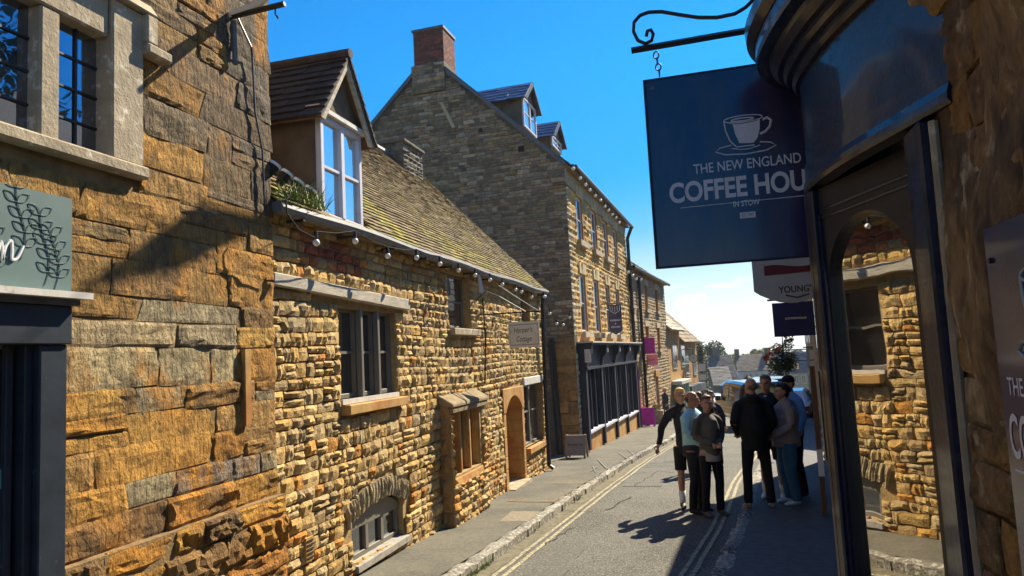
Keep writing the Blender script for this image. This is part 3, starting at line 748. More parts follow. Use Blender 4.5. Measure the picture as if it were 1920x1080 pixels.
# sides of the bay
sp3 = []
r_ = random.Random(3); z = -.5
while z < bzt-.15:
    h = r_.uniform(.2, .32); sp3.append((b0-.005, -.085, z+h/2, .155, .03, h-.012, vary((.3,.17,.06), r_, .2), (0, 0, R(-90)))); z += h
lay(K, sp3, PR_S, M['stone'], 40, name='quoin')
# bay cap: sloping slabs
for k in range(3):
    a = b0-.04 + (b1-b0+.14)*k/3; b = b0-.04 + (b1-b0+.14)*(k+1)/3 - .012
    MB().hexa([(a, -.235, bzt-.085), (b, -.235, bzt-.085), (b, .0, bzt-.05), (a, .0, bzt-.05)], [(a, -.23, bzt-.035), (b, -.23, bzt-.035), (b, .0, bzt+.10), (a, .0, bzt+.10)]).build('cap_slab', M['cap_stone'], K, bevel=.012)
MB().box(b0-.01, b1+.03, -.22, -.171, bzt-.16, bzt-.086).build('cap_moulding', M['cap_stone'], K, bevel=.01)
# timber lintel over window 1
MB().hexa([(bb0[0], -.085, bb0[1]), (bb1[0], -.085, bb1[1]), (bb1[0], .1, bb1[1]), (bb0[0], .1, bb0[1])], [(belt0[0], -.085, belt0[1]), (belt1[0], -.085, belt1[1]), (belt1[0], .1, belt1[1]), (belt0[0], .1, belt0[1])]).build('timber_lintel', M['oak'], K, bevel=.008)
# windows
w = window(K, w1[0], w1[1], w1[2]+.0, w1[3]+.02, -.06, 'taupe', 3, [.5], .05, .05, .07, label='taupe three light casement window under the timber lintel')
MB().box(w1[0]+.0, w1[1]-.0, -.03, .1, w1[2]-.05, w1[2]-.0).build('sill', M['white_paint'], w)
MB().box(w1[0]+.02, w1[1]+.1, -.1, .06, w1[2]-.155, w1[2]-.055).build('sill_stone', M['honey'], K, bevel=.008)
for sx_ in (w1[0]+.46, w1[0]+.86):
    MB().box(sx_, sx_+.05, -.012, .05, w1[2], w1[3]).build('mullion', M['taupe'], w, bevel=.004)
# basement arched window
w = window(K, bs0+.02, bs1-.02, bz0+.02, bz1-.14, -.06, 'taupe', 3, None, .05, .06, .06, label='low three light basement window under a stone arch')
am = MB(); poly = [(bs0, bz1-.19)] + [((bs0+bs1)/2 + u*(bs1-bs0)/2, bz1+.02-.15*u*u) for u in np.linspace(-1, 1, 13)] + [(bs1, bz1-.19)]
am.prism(poly, .05, .12); am.build('arch_infill', M['taupe'], w)
MB().hexa([(bs0, -.075, bz0-.06), (bs1+.03, -.075, bz0-.06), (bs1+.03, .08, bz0-.06), (bs0, .08, bz0-.06)], [(bs0, -.07, bz0), (bs1+.03, -.07, bz0), (bs1+.03, .08, bz0+.02), (bs0, .08, bz0+.02)]).build('sill', M['grey_paint'], w)
# narrow upper windows
w = window(K, nw0, nw1, nz0, nz1, -.09, 'taupe', 1, [.5], .05, .05, .05, label='narrow upper casement window just below the eaves')
MB().box(nw0-.05, nw1+.22, -.12, .05, nz0-.1, nz0-.001).build('sill_stone', M['frame_stone'], K, bevel=.01)
w = window(K, ny0, ny1, nq0, 3.3, -.09, 'taupe', 1, None, .05, .05, .05)
# mullioned stone window in the bay
w = window(K, m0+.02, m1-.02, mz0+.02, mz1-.01, .04, 'taupe', 3, None, .03, .03, .04, label='stone mullioned window in the projecting bay')
mw_ = MB()
for k in range(4):
    xx = m0 + (m1-m0)*k/3; MB().hexa([(xx-.04, -.15, mz0), (xx+.04, -.15, mz0), (xx+.04, -.04, mz0), (xx-.04, -.04, mz0)], [(xx-.04, -.15, mz1), (xx+.04, -.15, mz1), (xx+.04, -.04, mz1), (xx-.04, -.04, mz1)]).build('stone_mullion', M['honey'], K, bevel=.018)
MB().hexa([(m0-.06, -.2, mz0-.14), (m1+.08, -.2, mz0-.14), (m1+.08, .0, mz0-.14), (m0-.06, .0, mz0-.14)], [(m0-.06, -.18, mz0-.03), (m1+.08, -.18, mz0-.03), (m1+.08, -.02, mz0+.02), (m0-.06, -.02, mz0+.02)]).build('sill_stone', M['honey'], K, bevel=.015)
# arched doorway
jm = []
z = -.45; r_ = random.Random(9)
while z < dzt-.12:
    h = r_.uniform(.2, .34)
    for (a, b) in ((d0-.15, d0+.012), (d1-.012, d1+.13)):
        MB().box(a, b, -.04, .39, z, min(z+h, dzt+.1)-.003).build('jamb_stone', M['honey'], K, bevel=.01)
    z += h
am = MB()
for sg in (0, 1):
    pts = []
    xa, xb, xm = d0-.15, d1+.13, (d0+d1)/2
    x0_ = d0 if sg == 0 else d1
    inner = [(x0_+(xm-x0_)*(t/6)**1.0, dzt-.28 + .27*math.sin(math.pi/2*(t/6)**.8)) for t in range(7)]
    xo = xa if sg == 0 else xb
    poly = inner + [(xm, dzt+.14), (xo, dzt+.14), (xo, dzt-.28)]
    b = MB(); b.prism(poly, -.052, .3); b.build('arch_stone', M['honey'], K, bevel=.008)
MB().box(d0, d1, .36, .4, -.8, dzt).build('door', M['wood'], K)
MB().box(d0-.02, d1+.02, -.16, .3, -.8, G(12.5)+.03).build('door_step', M['frame_stone'], K)
# window beside the drainpipe
w = window(K, h0+.01, h1-.01, hz0, hz1, -.1, 'taupe', 2, [.55], .05, .05, .05, label='small sash window with pale stone lintel beside the drainpipe')
MB().box(h0-.08, h1+.18, -.06, .1, hz1, hz1+.15).build('lintel', M['white_paint'], K, bevel=.008)
MB().box(h0-.01, h1+.13, -.1, .06, hz0-.11, hz0-.0).build('sill_stone', M['honey'], K, bevel=.008)
# air vent
v0 = FC.hit(565, 1030); va = MB(); va.box(v0[0]-.0, v0[0]+.12, -.05, 0, v0[1]-.11, v0[1]+.09, (1,1,1)); va.build('air_brick', M['honey'], K)
for k in range(5): MB().box(v0[0]+.01, v0[0]+.11, -.056, -.051, v0[1]-.09+k*.036, v0[1]-.075+k*.036).build('vent_slot', M['tarblack'], K)

# ---- roof
TR = 1.018; ZR = 6.42; XR = 2.78                       # ridge above and behind the eaves
def roofp(s, t, up=0.0):    # t 0 eaves .. 1 ridge
    y = -.15 + (XR+.15)*t; z = ZE-.02 + (ZR-ZE+.02)*t
    nx = (ZR-ZE)/math.hypot(ZR-ZE, XR); ny = XR/math.hypot(ZR-ZE, XR)
    return (s, y - up*nx, z + up*ny)
m = MB(); m.hexa([(YE+.0, -.24, ZE-.12), (KE+.12, -.24, ZE-.12), (KE+.12, XR*2+.2, ZE-.12), (YE, XR*2+.2, ZE-.12)], [(YE+.0, -.22, ZE-.03), (KE+.12, -.22, ZE-.03), (KE+.12, XR*2+.2, ZE-.03), (YE, XR*2+.2, ZE-.03)])
MB().hexa([(YE, -.12, ZE-.03), (KE+.08, -.12, ZE-.03), (KE+.08, XR*2+.2, ZE-.03), (YE, XR*2+.2, ZE-.03)], [(YE, XR-.02, ZR-.04), (KE+.08, XR-.02, ZR-.04), (KE+.08, XR+.02, ZR-.04), (YE, XR+.02, ZR-.04)]).build('roof_deck', M['dark_mortar'], K)
MB().box(YE+.01, KE+.05, -.11, .0, ZE-.09, ZE-.031).build('soffit', M['dark_mortar'], K)
def slates(parent, P, s0, s1, rows, wr, pal, mat_, name='roof_slate', limit=300, t0=0.0, t1=1.0, camd=None, skip=None, lift=.02, thick=.022, seed=0):
    r = random.Random(seed); quads = []
    for j in range(rows):
        ta = t0 + (t1-t0)*j/rows; tb = t0 + (t1-t0)*(j+1.35)/rows
        if tb > t1: tb = t1
        s = s0 + r.uniform(-.1, 0)
        while s < s1:
            wd = r.uniform(*wr); e = min(s+wd, s1); a = max(s, s0)
            if e - a > .03 and not (skip and skip((a+e)/2, (ta+tb)/2)):
                l = lift + r.uniform(0, .008); q = r.uniform(-.003, .003) * (rows*0+1)
                dt = r.uniform(-.12, .12)/rows
                lo0 = P(a+.004, ta+dt, l+q); lo1 = P(e-.004, ta+dt, l-q); hi0 = P(a+.004, tb, .002); hi1 = P(e-.004, tb, .002)
                bo0 = P(a+.004, ta+dt, l+q-thick); bo1 = P(e-.004, ta+dt, l-q-thick)
                quads.append(([bo0, bo1, P(e-.004, tb, -.01), P(a+.004, tb, -.01)], [lo0, lo1, hi1, hi0], pal((a+e)/2, (ta+tb)/2, r)))
            s += wd
    quads.sort(key=lambda q: (Vector(q[1][0]) - Vector(camd)).length if camd else 0)
    for q in quads[:limit]:
        b = MB(); b.hexa(q[0], q[1]); o = b.build(name, mat_, parent); o.color = (*q[2], 1)
    if quads[limit:]:
        b = MB()
        for q in quads[limit:]: b.hexa(q[0], q[1], q[2])
        b.build('small_slates', mat_, parent, kind='stuff')
def palR(s, t, r):
    c = r.choice([(.17,.125,.06), (.2,.15,.075), (.13,.10,.055), (.18,.135,.07)])
    k = noise.noise(Vector((s*1.2, t*5, 7))) + (.35 - t)
    if r.random() < max(0, k)*1.1: c = mixc(c, r.choice([(.22,.21,.03), (.3,.24,.03), (.16,.17,.03)]), .75)
    return vary(c, r, .25)
# dormer position
ds0, ds1 = 6.16, 7.06; dzs, dze, dza = ZE+.12, 4.50, 5.22; dc = 6.61
slates(K, roofp, YE, KE+.12, 46, (.1, .24), palR, M['slate'], camd=cl, skip=lambda s, t: ds0-.02 < s < ds1+.02 and t < (dza-ZE)/(ZR-ZE)*.75, seed=4)
rm = MB(); s = YE
while s < KE+.1:
    MB().tube([(s, XR, ZR-.01), (min(s+.43, KE+.12), XR, ZR-.01)], .09, 8).build('ridge_tile', M['lead'], K); s += .44
# verge boards / gable wall of the cottage far end
b = MB(); b.prism([(0, -1), (XR*2, -1), (XR*2, ZE), (XR, ZR-.1), (0, ZE)], KE-.3, KE, 'x'); b.build('end_wall', M['mortar'], K)
# chimney near the verge
c0 = Vector(at_y(715, 300, 14.2)); 
CH = bpy.data.objects.new('chimney', None); C.objects.link(CH); CH.parent = K
cy0, cy1 = 2.45, 3.1; cs0, cs1 = 13.9, 14.95
MB().box(cs0, cs1, cy0, cy1, ZR-.9, ZR+.26).build('chimney_stack', M['grey_mortar'], CH)
MB().box(cs0-.06, cs1+.06, cy0-.06, cy1+.06, ZR+.26, ZR+.34).build('chimney_cap', M['grey_mortar'], CH, bevel=.02)
spc = [s[:7] for s in courses(cs0, cs1, ZR-.8, ZR+.26, (.08,.12), (.15,.3), (), -cy0, (.02,.04), lambda s, z, r: vary((.1,.09,.075), r, .3), seed=6)]
lay(CH, spc, PR_F, M['far_stone'], 100)
spc = []
r_ = random.Random(8); z = ZR-.8
while z < ZR+.2:
    h = r_.uniform(.08, .12); y = cy0
    while y < cy1-.05:
        wd = min(r_.uniform(.15, .3), cy1-y); spc.append((cs0, y+wd/2, z+h/2, wd-.01, .03, h-.01, vary((.12,.11,.09), r_, .3), (0, 0, R(-90)))); y += wd
    z += h
lay(CH, spc, PR_F, M['far_stone'], 100)
# ---- dormer
D = bpy.data.objects.new('dormer', None); C.objects.link(D); D.parent = K
yf = -.03
back = lambda z: (z-ZE)/(ZR-ZE)*XR
MB().hexa([(ds0-.0, yf+.06, dzs-.1), (ds0+.05, yf+.06, dzs-.1), (ds0+.05, .4, dzs-.1), (ds0, .4, dzs-.1)], [(ds0, yf+.06, dze), (ds0+.05, yf+.06, dze), (ds0+.05, back(dze)+.3, dze), (ds0, back(dze)+.3, dze)]).build('cheek', M['render'], D)
MB().hexa([(ds1-.05, yf+.06, dzs-.1), (ds1, yf+.06, dzs-.1), (ds1, .4, dzs-.1), (ds1-.05, .4, dzs-.1)], [(ds1-.05, yf+.06, dze), (ds1, yf+.06, dze), (ds1, back(dze)+.3, dze), (ds1-.05, back(dze)+.3, dze)]).build('cheek', M['render'], D)
w = window(D, ds0+.02, ds1-.02, dzs-.1, dze, -yf*1.0, 'lilac', 2, [.5], .06, .06, .07, glass='glass_sky', dark=.3, name='window')
tri = MB(); tri.prism([(ds0-.03, dze+.03), (ds1+.03, dze+.03), (dc, dza-.07)], yf+.02, yf+.2); tri.build('gable_panel', M['render'], D)
MB().box(ds0-.08, ds1+.08, yf-.05, yf+.1, dze, dze+.045).build('cornice', M['white_paint'], D)
for sg, xe in ((-1, ds0-.14), (1, ds1+.14)):
    a = (xe, dze-.1); b_ = (dc, dza); d_ = Vector((b_[0]-a[0], b_[1]-a[1])).normalized(); nn = (-d_[1]*sg*.0, 0)
    MB().prism([a, b_, (b_[0], b_[1]-.13), (a[0]+(.1 if sg < 0 else -.1), a[1]-.01)], yf-.09, yf-.05).build('bargeboard', M['oak'], D)
    def dp(s, t, up, xe=xe, sg=sg):   # s along depth, t eaves..ridge
        X = xe + (dc-xe)*t; Z = dze-.1 + (dza-dze+.1)*t
        L = math.hypot(dc-xe, dza-dze+.1); nx = -(dza-dze+.1)/L*(-sg) ; nz = abs(dc-xe)/L
        return (X + up*nx, s, Z + up*nz)
    def dp2(s, t, up, f=dp): return f(s, t, up)
    slates(D, dp2, yf-.12, 2.2, 9, (.2, .32), lambda s, t, r: vary((.03,.029,.034), r, .3), M['dark_tile'], name='roof_tile', limit=75, lift=.03, thick=.028, seed=20+sg)
    dk = MB(); dk.add([dp(yf-.1, 0, -.005), dp(2.2, 0, -.005), dp(2.2, 1, -.005), dp(yf-.1, 1, -.005), dp(yf-.1, 0, -.03), dp(2.2, 0, -.03), dp(2.2, 1, -.03), dp(yf-.1, 1, -.03)], [(0,1,2,3),(7,6,5,4),(0,3,7,4),(0,4,5,1),(1,5,6,2),(2,6,7,3)]); dk.build('roof_deck', M['wood'], D)
MB().tube([(dc, yf-.13, dza+.03), (dc, 2.2, dza+.03)], .055, 8).build('ridge', M['dark_tile'], D).color = (.05,.04,.045,1)
for c in D.children:
    if c.name.startswith('roof_deck') or c.name.startswith('ridge'): c.color = (.05,.04,.045,1)
# gutter along the eaves (sags a little)
g = MB(); gp_ = []
for k in range(40):
    s = YE-.04 + (KE+.05-YE)*k/39; gp_.append((s, -.165, ZE-.06 + .012*math.sin(s*2.1)))
g.tube(gp_, .055, 8); g.build('gutter', M['lead'], K)
for k in range(11):
    s = YE+.3+k*.95; MB().box(s, s+.04, -.2, -.0, ZE-.14, ZE-.12).build('gutter_bracket', M['black'], K)
# drain pipe at the far end
dp_ = thing('drainpipe', 'black cast iron drainpipe down the far end of the cottage', 'drainpipe', FC)
dt0, db0 = FC.hit(1015, 552, .12), FC.hit(1038, 888, .12)
MB().tube([(KE-.35, -.17, ZE-.1), (KE-.4, -.14, ZE-.35), (KE-.4, -.11, 1.5), (KE-.45, -.11, G(15)+.12), (KE-.45, -.2, G(15)+.04)], .045, 8).build('pipe', M['black'], dp_)
for z in (2.6, 1.4, .4): MB().tube([(KE-.4, -.11, z), (KE-.4, -.11, z+.08)], .06, 8).build('pipe_collar', M['black'], dp_)
# pots and weeds in the gutter beside the dormer
for k, (a, b) in enumerate([(513, 312), (536, 328), (558, 344), (580, 358)]):
    p = FC.hit(a, b, .1)
    t = thing('flower_pot', ['dark pot with pale rim nearest the ashlar wall above the gutter', 'second dark pot with pale rim above the gutter, by the weeds', 'third dark pot with pale rim along the gutter', 'dark pot with pale rim right beside the dormer window'][k], 'pot', FC, 'pots standing above the gutter beside the dormer')
    q = Vector((p[0], -.1, p[1])); ax = Vector((.35, -.45, .8)).normalized()
    MB().tube([q-ax*.11, q-ax*.05, q+ax*.005], .05, 9, rs=[.036, .045, .052]).build('pot', M['black'], t)
    MB().tube([q+ax*.005, q+ax*.03], .058, 9).build('rim', M['letter_white'], t)
wp = [(XC+.18, FC.hit(505+k*12, 330)[0], ZE+.02, .05) for k in range(6)]
tufts('gutter_grass', wp, 160, 'yellow green grass sprouting from the gutter below the pots', .22, ((.2,.26,.03),(.12,.2,.03),(.3,.3,.08)))
# ================================================================== BUILDING B (gable, navy shopfront)
AB = R(2.25)
FB = Fr(-3.5, 18.9, R(90) - AB)
B = thing('gabled_shop_building', 'three storey orange stone building with tall grey gable, brick chimney and navy shopfront', 'building', FB)
cl = camloc(FB)
LB = 10.4; EB = 7.05
FG = Fr(-3.5, 18.9, -AB)
Gb = bpy.data.objects.new('gable_wall', None); C.objects.link(Gb); Gb.parent = B; Gb.matrix_basis = FB.i @ FG.m
ax, az = -3.85, 10.75; lx = -7.9; 
m = MB(); m.prism([(lx, -1.2), (0, -1.2), (0, EB), (ax, az), (lx, EB-.05)], 0, .4); m.build('wall_backing', M['grey_mortar'], Gb)
def ins(x, z):
    return z < EB + (az-EB)*(1-abs(x-ax)/3.85) - .05
def palG(s, z, r):
    c = r.choice([(.27,.195,.12), (.33,.25,.16), (.23,.17,.115), (.37,.29,.19), (.30,.20,.10), (.19,.15,.105)])
    if noise.noise(Vector((s*.5, z*.6, 5))) > .1: c = mixc(c, (.23,.17,.09), .4)
    if s > -.6 and z < 2.3: c = (.3,.17,.06)
    return vary(c, r, .3)
sp = [s for s in courses(lx+.05, -.0, 1.0, az, (.07, .13), (.14, .36), (), 0, (.015, .045), palG, ins, .012, .012, None, 31)]
lay(Gb, sp, PR_F, M['far_stone'], 300)
sp = courses(-.62, 0, -.8, 2.25, (.28, .36), (.3, .62), (), 0.02, (.02,.03), lambda s, z, r: vary((.3,.18,.07), r, .2), None, .01, 0, None, 32)
lay(Gb, sp, PR_F, M['far_stone'], 300, name='pier_stone')
# coping along the verges
for (x0, z0, x1, z1) in ((.06, EB-.02, ax+.48, az-.42), (lx-.05, EB-.05, ax-.48, az-.42)):
    MB().hexa([(x0, -.07, z0), (x1, -.07, z1), (x1, .35, z1), (x0, .35, z0)], [(x0, -.07, z0+.14), (x1, -.07, z1+.16), (x1, .35, z1+.16), (x0, .35, z0+.14)]).build('verge_coping', M['lead'], Gb)
for (a, b, sz) in ((902, 245, .1), (978, 280, .16)):
    p = FG.hit(a, b); MB().box(p[0]-sz/2, p[0]+sz/2, -.06, .0, p[1]-sz/2, p[1]+sz/2).build('put_log_hole', M['tarblack'], Gb)
MB().hexa([(-3.2, -.07, 8.6), (-3.1, -.07, 8.6), (-3.1, 0, 8.6), (-3.2, 0, 8.6)], [(-3.55, -.07, 9.4), (-3.45, -.07, 9.4), (-3.45, 0, 9.4), (-3.55, 0, 9.4)]).build('flue_scar', M['sill_stone'], Gb)
# chimney
CH = bpy.data.objects.new('chimney', None); C.objects.link(CH); CH.parent = B; CH.matrix_basis = FB.i @ FG.m
cx0, cx1 = at_y(769, 90, 18.9).x + 3.5, at_y(829, 90, 18.9).x + 3.5
zc1 = at_y(800, 48, 18.9).z; zc0 = 9.75; zcm = at_y(800, 118, 18.9).z
MB().box(cx0-.02, cx1+.02, -.10, .95, zc0, zcm).build('chimney_base', M['grey_mortar'], CH)
MB().box(cx0-.1, cx1+.16, -.0, 1.0, 10.15, 10.22).build('chimney_ledge', M['lead'], CH)
lay(CH, [s[:7] for s in courses(cx0-.02, cx1+.02, zc0, zcm, (.08,.13), (.15,.32), (), .10, (.02,.04), palG, None, .012, 0, None, 5)], PR_F, M['far_stone'], 200)
MB().box(cx0+.04, cx1-.02, .0, .9, zcm, zc1-.06).build('brick_stack', mat('brick_mortar', (.13,.07,.06), .9, .3, 8), CH)
MB().box(cx0, cx1+.02, -.04, .94, zc1-.08, zc1).build('chimney_cap', M['lead'], CH)
for side in (0, 1):
    b = MB(); z = zcm + .01; k = 0
    while z < zc1-.12:
        L0, L1 = (cx0+.04, cx1-.02) if side == 0 else (0.0, .9)
        x = L0 - (k % 2)*.11
        while x < L1:
            a, e = max(x, L0), min(x+.205, L1)
            if e-a > .03:
                col = vary(rnd.choice([(.19,.055,.04), (.15,.05,.04), (.23,.075,.05), (.12,.05,.045)]), rnd, .25)
                if side == 0: b.box(a, e, -.012, 0, z, z+.062, col)
                else: b.box(cx1-.02, cx1-.008, a, e, z, z+.062, col)
            x += .22
        z += .075; k += 1
    b.build('bricks', M['brick'], CH, kind='stuff')
# facade
tw = []; fw_ = []
for (a, b, c, d) in [(1079, 372, 1090, 449), (1108, 396, 1116, 470), (1131, 418, 1137, 488), (1149, 436, 1156, 500)]:
    s0 = FB.hit(a, b)[0]; s1 = FB.hit(c, b)[0]; tw.append((s0, s1))
z_t1 = FB.hit(1082, 368)[1]; z_t0 = FB.hit(1087, 452)[1]
for (a, c) in [(1089, 1100), (1115, 1124), (1136, 1145), (1155, 1162)]:
    fw_.append((FB.hit(a, 570)[0], FB.hit(c, 570)[0]))
z_f1 = FB.hit(1091, 514)[1]; z_f0 = FB.hit(1096, 622)[1]
print('B windows', tw, z_t0, z_t1, fw_, z_f0, z_f1)
tw = [((a+b)/2-.42, (a+b)/2+.42) for a, b in tw]; fw_ = [((a+b)/2-.42, (a+b)/2+.42) for a, b in fw_]
holes = [(a, b, z_t0, z_t1) for a, b in tw] + [(a, b, z_f0, z_f1) for a, b in fw_] + [(.45, 9.9, -.2, 2.15)]
m = MB(); wall_core(m, .0, LB, -1.4, EB, holes, 0, .4); m.build('wall', M['honey'], B)
def palB(s, z, r):
    c = r.choice([(.48,.31,.10), (.46,.25,.055), (.42,.27,.10), (.5,.28,.06), (.36,.26,.12)])
    if s < .35: c = (.36,.3,.2)
    return vary(c, r, .22)
exB = lambda s, z: z < 6.55 and not (2.1 < z < 2.5)
sp = courses(.0, LB, -1.2, 6.55, (.12, .22), (.16, .4), [(h[0]-.1, h[1]+.1, h[2]-.25, h[3]+.3) for h in holes[:-1]] + [(.3, 10.0, -.2, 2.4)], 0, (.015, .05), palB, exB, .014, .01, None, 33)
lay(B, sp, PR_F, M['far_stone'], 300, camlocal=cl)
MB().box(.0, LB, -.03, -.001, 6.6, EB-.02).build('frieze_band', M['frame_stone'], B)
for i, ws in enumerate((tw, fw_)):
    za, zb_ = ((z_t0, z_t1), (z_f0, z_f1))[i]
    for (a, b) in ws:
        window(B, a, b, za, zb_, -.05, 'lilac', 1, [.5], .06, .05, .05)
        MB().box(a-.14, b+.14, -.13, .1, za-.16, za-.001).build('sill_stone', M['frame_stone'], B)
        for k in (-1, 0, 1):
            xm = (a+b)/2 + k*.3; MB().hexa([(xm-.14, -.04, zb_+.001), (xm+.14, -.04, zb_+.001), (xm+.14, .1, zb_+.001), (xm-.14, .1, zb_+.001)], [(xm-.15, -.04 - (.03 if k == 0 else 0), zb_+.3), (xm+.15, -.04 - (.03 if k == 0 else 0), zb_+.3), (xm+.15, .1, zb_+.3), (xm-.15, .1, zb_+.3)]).build('lintel_stone', M['sill_stone'], B)
# roof
def roofB(s, t, up=0.0):
    Y1 = 3.85; y = -.25 + (Y1+.25)*t; z = EB - .02 + (az-EB)*t
    return (s, y - up*.69, z + up*.72)
slates(B, roofB, -.05, LB+.1, 30, (.25, .4), lambda s, t, r: vary((.14,.12,.09), r, .2), M['slate'], limit=0, seed=40)
MB().hexa([(-.0, -.22, EB-.05), (LB+.1, -.22, EB-.05), (LB+.1, 8, EB-.05), (0, 8, EB-.05)], [(0, 3.85, az-.05), (LB+.1, 3.85, az-.05), (LB+.1, 3.9, az-.05), (0, 3.9, az-.05)]).build('roof_deck', M['dark_mortar'], B)
MB().tube([(-.02, -.31, EB-.03), (LB+.1, -.31, EB-.03)], .065, 8).build('gutter', M['black'], B)
b = MB(); b.prism([(0, -1.4), (7.9, -1.4), (7.9, EB-.1), (3.85, az-.1), (0, EB-.1)], LB-.3, LB, 'x'); b.build('end_wall', M['honey'], B)
# dormers with blue slates
for (fx, fy, k) in (((989, 153), (993, 245), 0), ((1041, 226), (1044, 280), 1)):
    DD = bpy.data.objects.new('dormer', None); C.objects.link(DD); DD.parent = B
    yy = 1.25   # behind the facade
    s_c, z_r = FB.hit(fx[0], fx[1], -yy); s_c += .1 ; z_b = FB.hit(fy[0]+6, fy[1]+6, -yy)[1]; wd = .72
    z_e = z_r - .62; print('Bdormer', s_c, z_r, z_b)
    bk_ = 4.2
    MB().box(s_c-wd+.05, s_c+wd-.05, yy+.06, bk_, z_b-.3, z_e).build('cheek', M['render'], DD)
    window(DD, s_c-wd+.05, s_c+wd-.05, z_b, z_e, -yy, 'lilac', 2, [.5], .06, .06, .055, glass='glass_sky', dark=.02)
    MB().prism([(s_c-wd+.02, z_e), (s_c+wd-.02, z_e), (s_c, z_r-.06)], yy+.03, yy+.2).build('gable_panel', M['render'], DD)
    for sg in (-1, 1):
        xe = s_c + sg*(wd+.16); ze = z_e - .12
        def dq(s, t, up, xe=xe, ze=ze, sg=sg):
            L = math.hypot(s_c-xe, z_r-ze); return (xe+(s_c-xe)*t + up*sg*(z_r-ze)/L, s, ze+(z_r-ze)*t + up*abs(s_c-xe)/L)
        slates(DD, dq, yy-.12, bk_, 5, (.28, .4), lambda s, t, r: vary((.045,.07,.16), r, .2), M['blue_slate'], name='roof_slate', limit=60, lift=.02, seed=44+k)
        q = MB(); q.add([dq(yy-.12, 0, -.004), dq(bk_, 0, -.004), dq(bk_, 1, -.004), dq(yy-.12, 1, -.004), dq(yy-.12, 0, -.035), dq(bk_, 0, -.035), dq(bk_, 1, -.035), dq(yy-.12, 1, -.035)], [(0,1,2,3),(7,6,5,4),(0,3,7,4),(0,4,5,1),(1,5,6,2),(2,6,7,3)]); q.build('roof_deck', M['navy_old'], DD)
        MB().prism([(xe, ze-.02), (s_c, z_r-.02), (s_c, z_r-.13), (xe-sg*.08, ze-.06)], yy-.15, yy-.11).build('bargeboard', M['navy_old'], DD)
# navy shopfront
SF = bpy.data.objects.new('shopfront', None); C.objects.link(SF); SF.parent = B
def nb(b, nm, mt='shop_navy'): return b.build(nm, M[mt], SF)
nb(MB().box(.25, 10.1, -.42, 0, 2.22, 2.27), 'cornice')
nb(MB().box(.22, 10.13, -.45, 0, 2.271, 2.31), 'cornice_lead', 'white_paint')
nb(MB().box(.32, 10.0, -.18, 0, 1.62, 2.219), 'fascia')
nb(MB().box(.32, 10.0, -.24, 0, 1.55, 1.619), 'fascia_mould')
xs = [.36, 2.6, 4.85, 7.1, 9.75]
for x in xs:
    con = MB(); con.prism([(-.40, 2.21), (-.181, 2.21), (-.181, 1.62), (-.24, 1.66), (-.27, 1.85), (-.37, 1.98)], x-.1, x+.13, 'x'); nb(con, 'console_bracket')
    nb(MB().box(x-.0, x+.06, -.41, -.401, 2.0, 2.12), 'console_highlight', 'white_paint') if x > .5 else nb(MB().box(x-.12, x-.1, -.36, -.2, 1.75, 2.1), 'console_highlight', 'white_paint')  # small white plates stand in for highlights on the consoles
    nb(MB().box(x-.08, x+.12, -.2, .1, G(18.9+x)+.05, 1.549), 'pilaster')
for x0_, x1_ in zip(xs, xs[1:]):
    zb_ = -.15 - .03*x0_
    nb(MB().box(x0_+.13, x1_-.09, -.12, .1, G(18.9+x1_)-.1, zb_), 'stall_riser', 'honey')
    nb(MB().box(x0_+.13, x1_-.09, -.2, .1, zb_, zb_+.06), 'window_sill', 'lilac')
    n_ = 3
    for i in range(n_+1):
        x = x0_+.13 + (x1_-x0_-.22)*i/n_; nb(MB().box(x-.025, x+.025, -.13, -.02, zb_+.061, 1.549), 'mullion')
    nb(MB().box(x0_+.13, x1_-.09, -.06, -.05, zb_+.061, 1.549), 'pane', 'dim_glass')
nb(MB().box(.3, 9.9, .3, .31, -.9, 2.1), 'dark_room', 'tarblack')
t = thing('drainpipe', 'black downpipe in the dark gap between cottage and gabled building', 'drainpipe', FG)
p = FG.hit(1047, 760, .1); MB().tube([(p[0]-.02, -.12, G(18.9)), (p[0]-.1, -.12, 2.3), (p[0]-.1, -.05, 2.35)], .09, 8).build('pipe', M['black'], t)
t = thing('drainpipe', 'dark drainpipe at the far corner of the orange facade', 'drainpipe', FB)
MB().tube([(LB-.05, -.3, EB-.05), (LB-.02, -.1, EB-.5), (LB, -.1, -1.0)], .07, 8).build('pipe', M['black'], t)

# ================================================================== BUILDING C
bx, by = -3.5 + LB*math.sin(AB), 18.9 + LB*math.cos(AB)
AC = R(5); FC2 = Fr(bx, by, R(90)-AC); LC = 9.75
CB = thing('stone_terrace_house', 'two storey tan stone terrace beyond the orange building, hung with pink signs', 'building', FC2)
EC = 5.4
hol = []
for (a, b, c, d) in [(1178, 520, 1185, 571), (1205, 535, 1214, 580), (1226, 543, 1233, 583), (1183, 602, 1190, 650), (1209, 612, 1216, 632), (1230, 615, 1237, 655)]:
    s = (FC2.hit(a, b)[0] + FC2.hit(c, b)[0])/2; z1_ = FC2.hit((a+c)/2, b)[1]; z0_ = FC2.hit((a+c)/2, d)[1]; hol.append((s-.4, s+.4, z0_, z1_))
dr = FC2.hit(1233, 740)[0]; hol.append((dr-.45, dr+.45, -1.6, .75))
md = FC2.hit(1193, 740)[0]; hol.append((md-.9, md+.9, -.7, 1.2))
print('C holes', hol)
m = MB(); wall_core(m, .0, LC, -2.2, EC, hol, 0, .4); m.build('wall', M['honey'], CB)
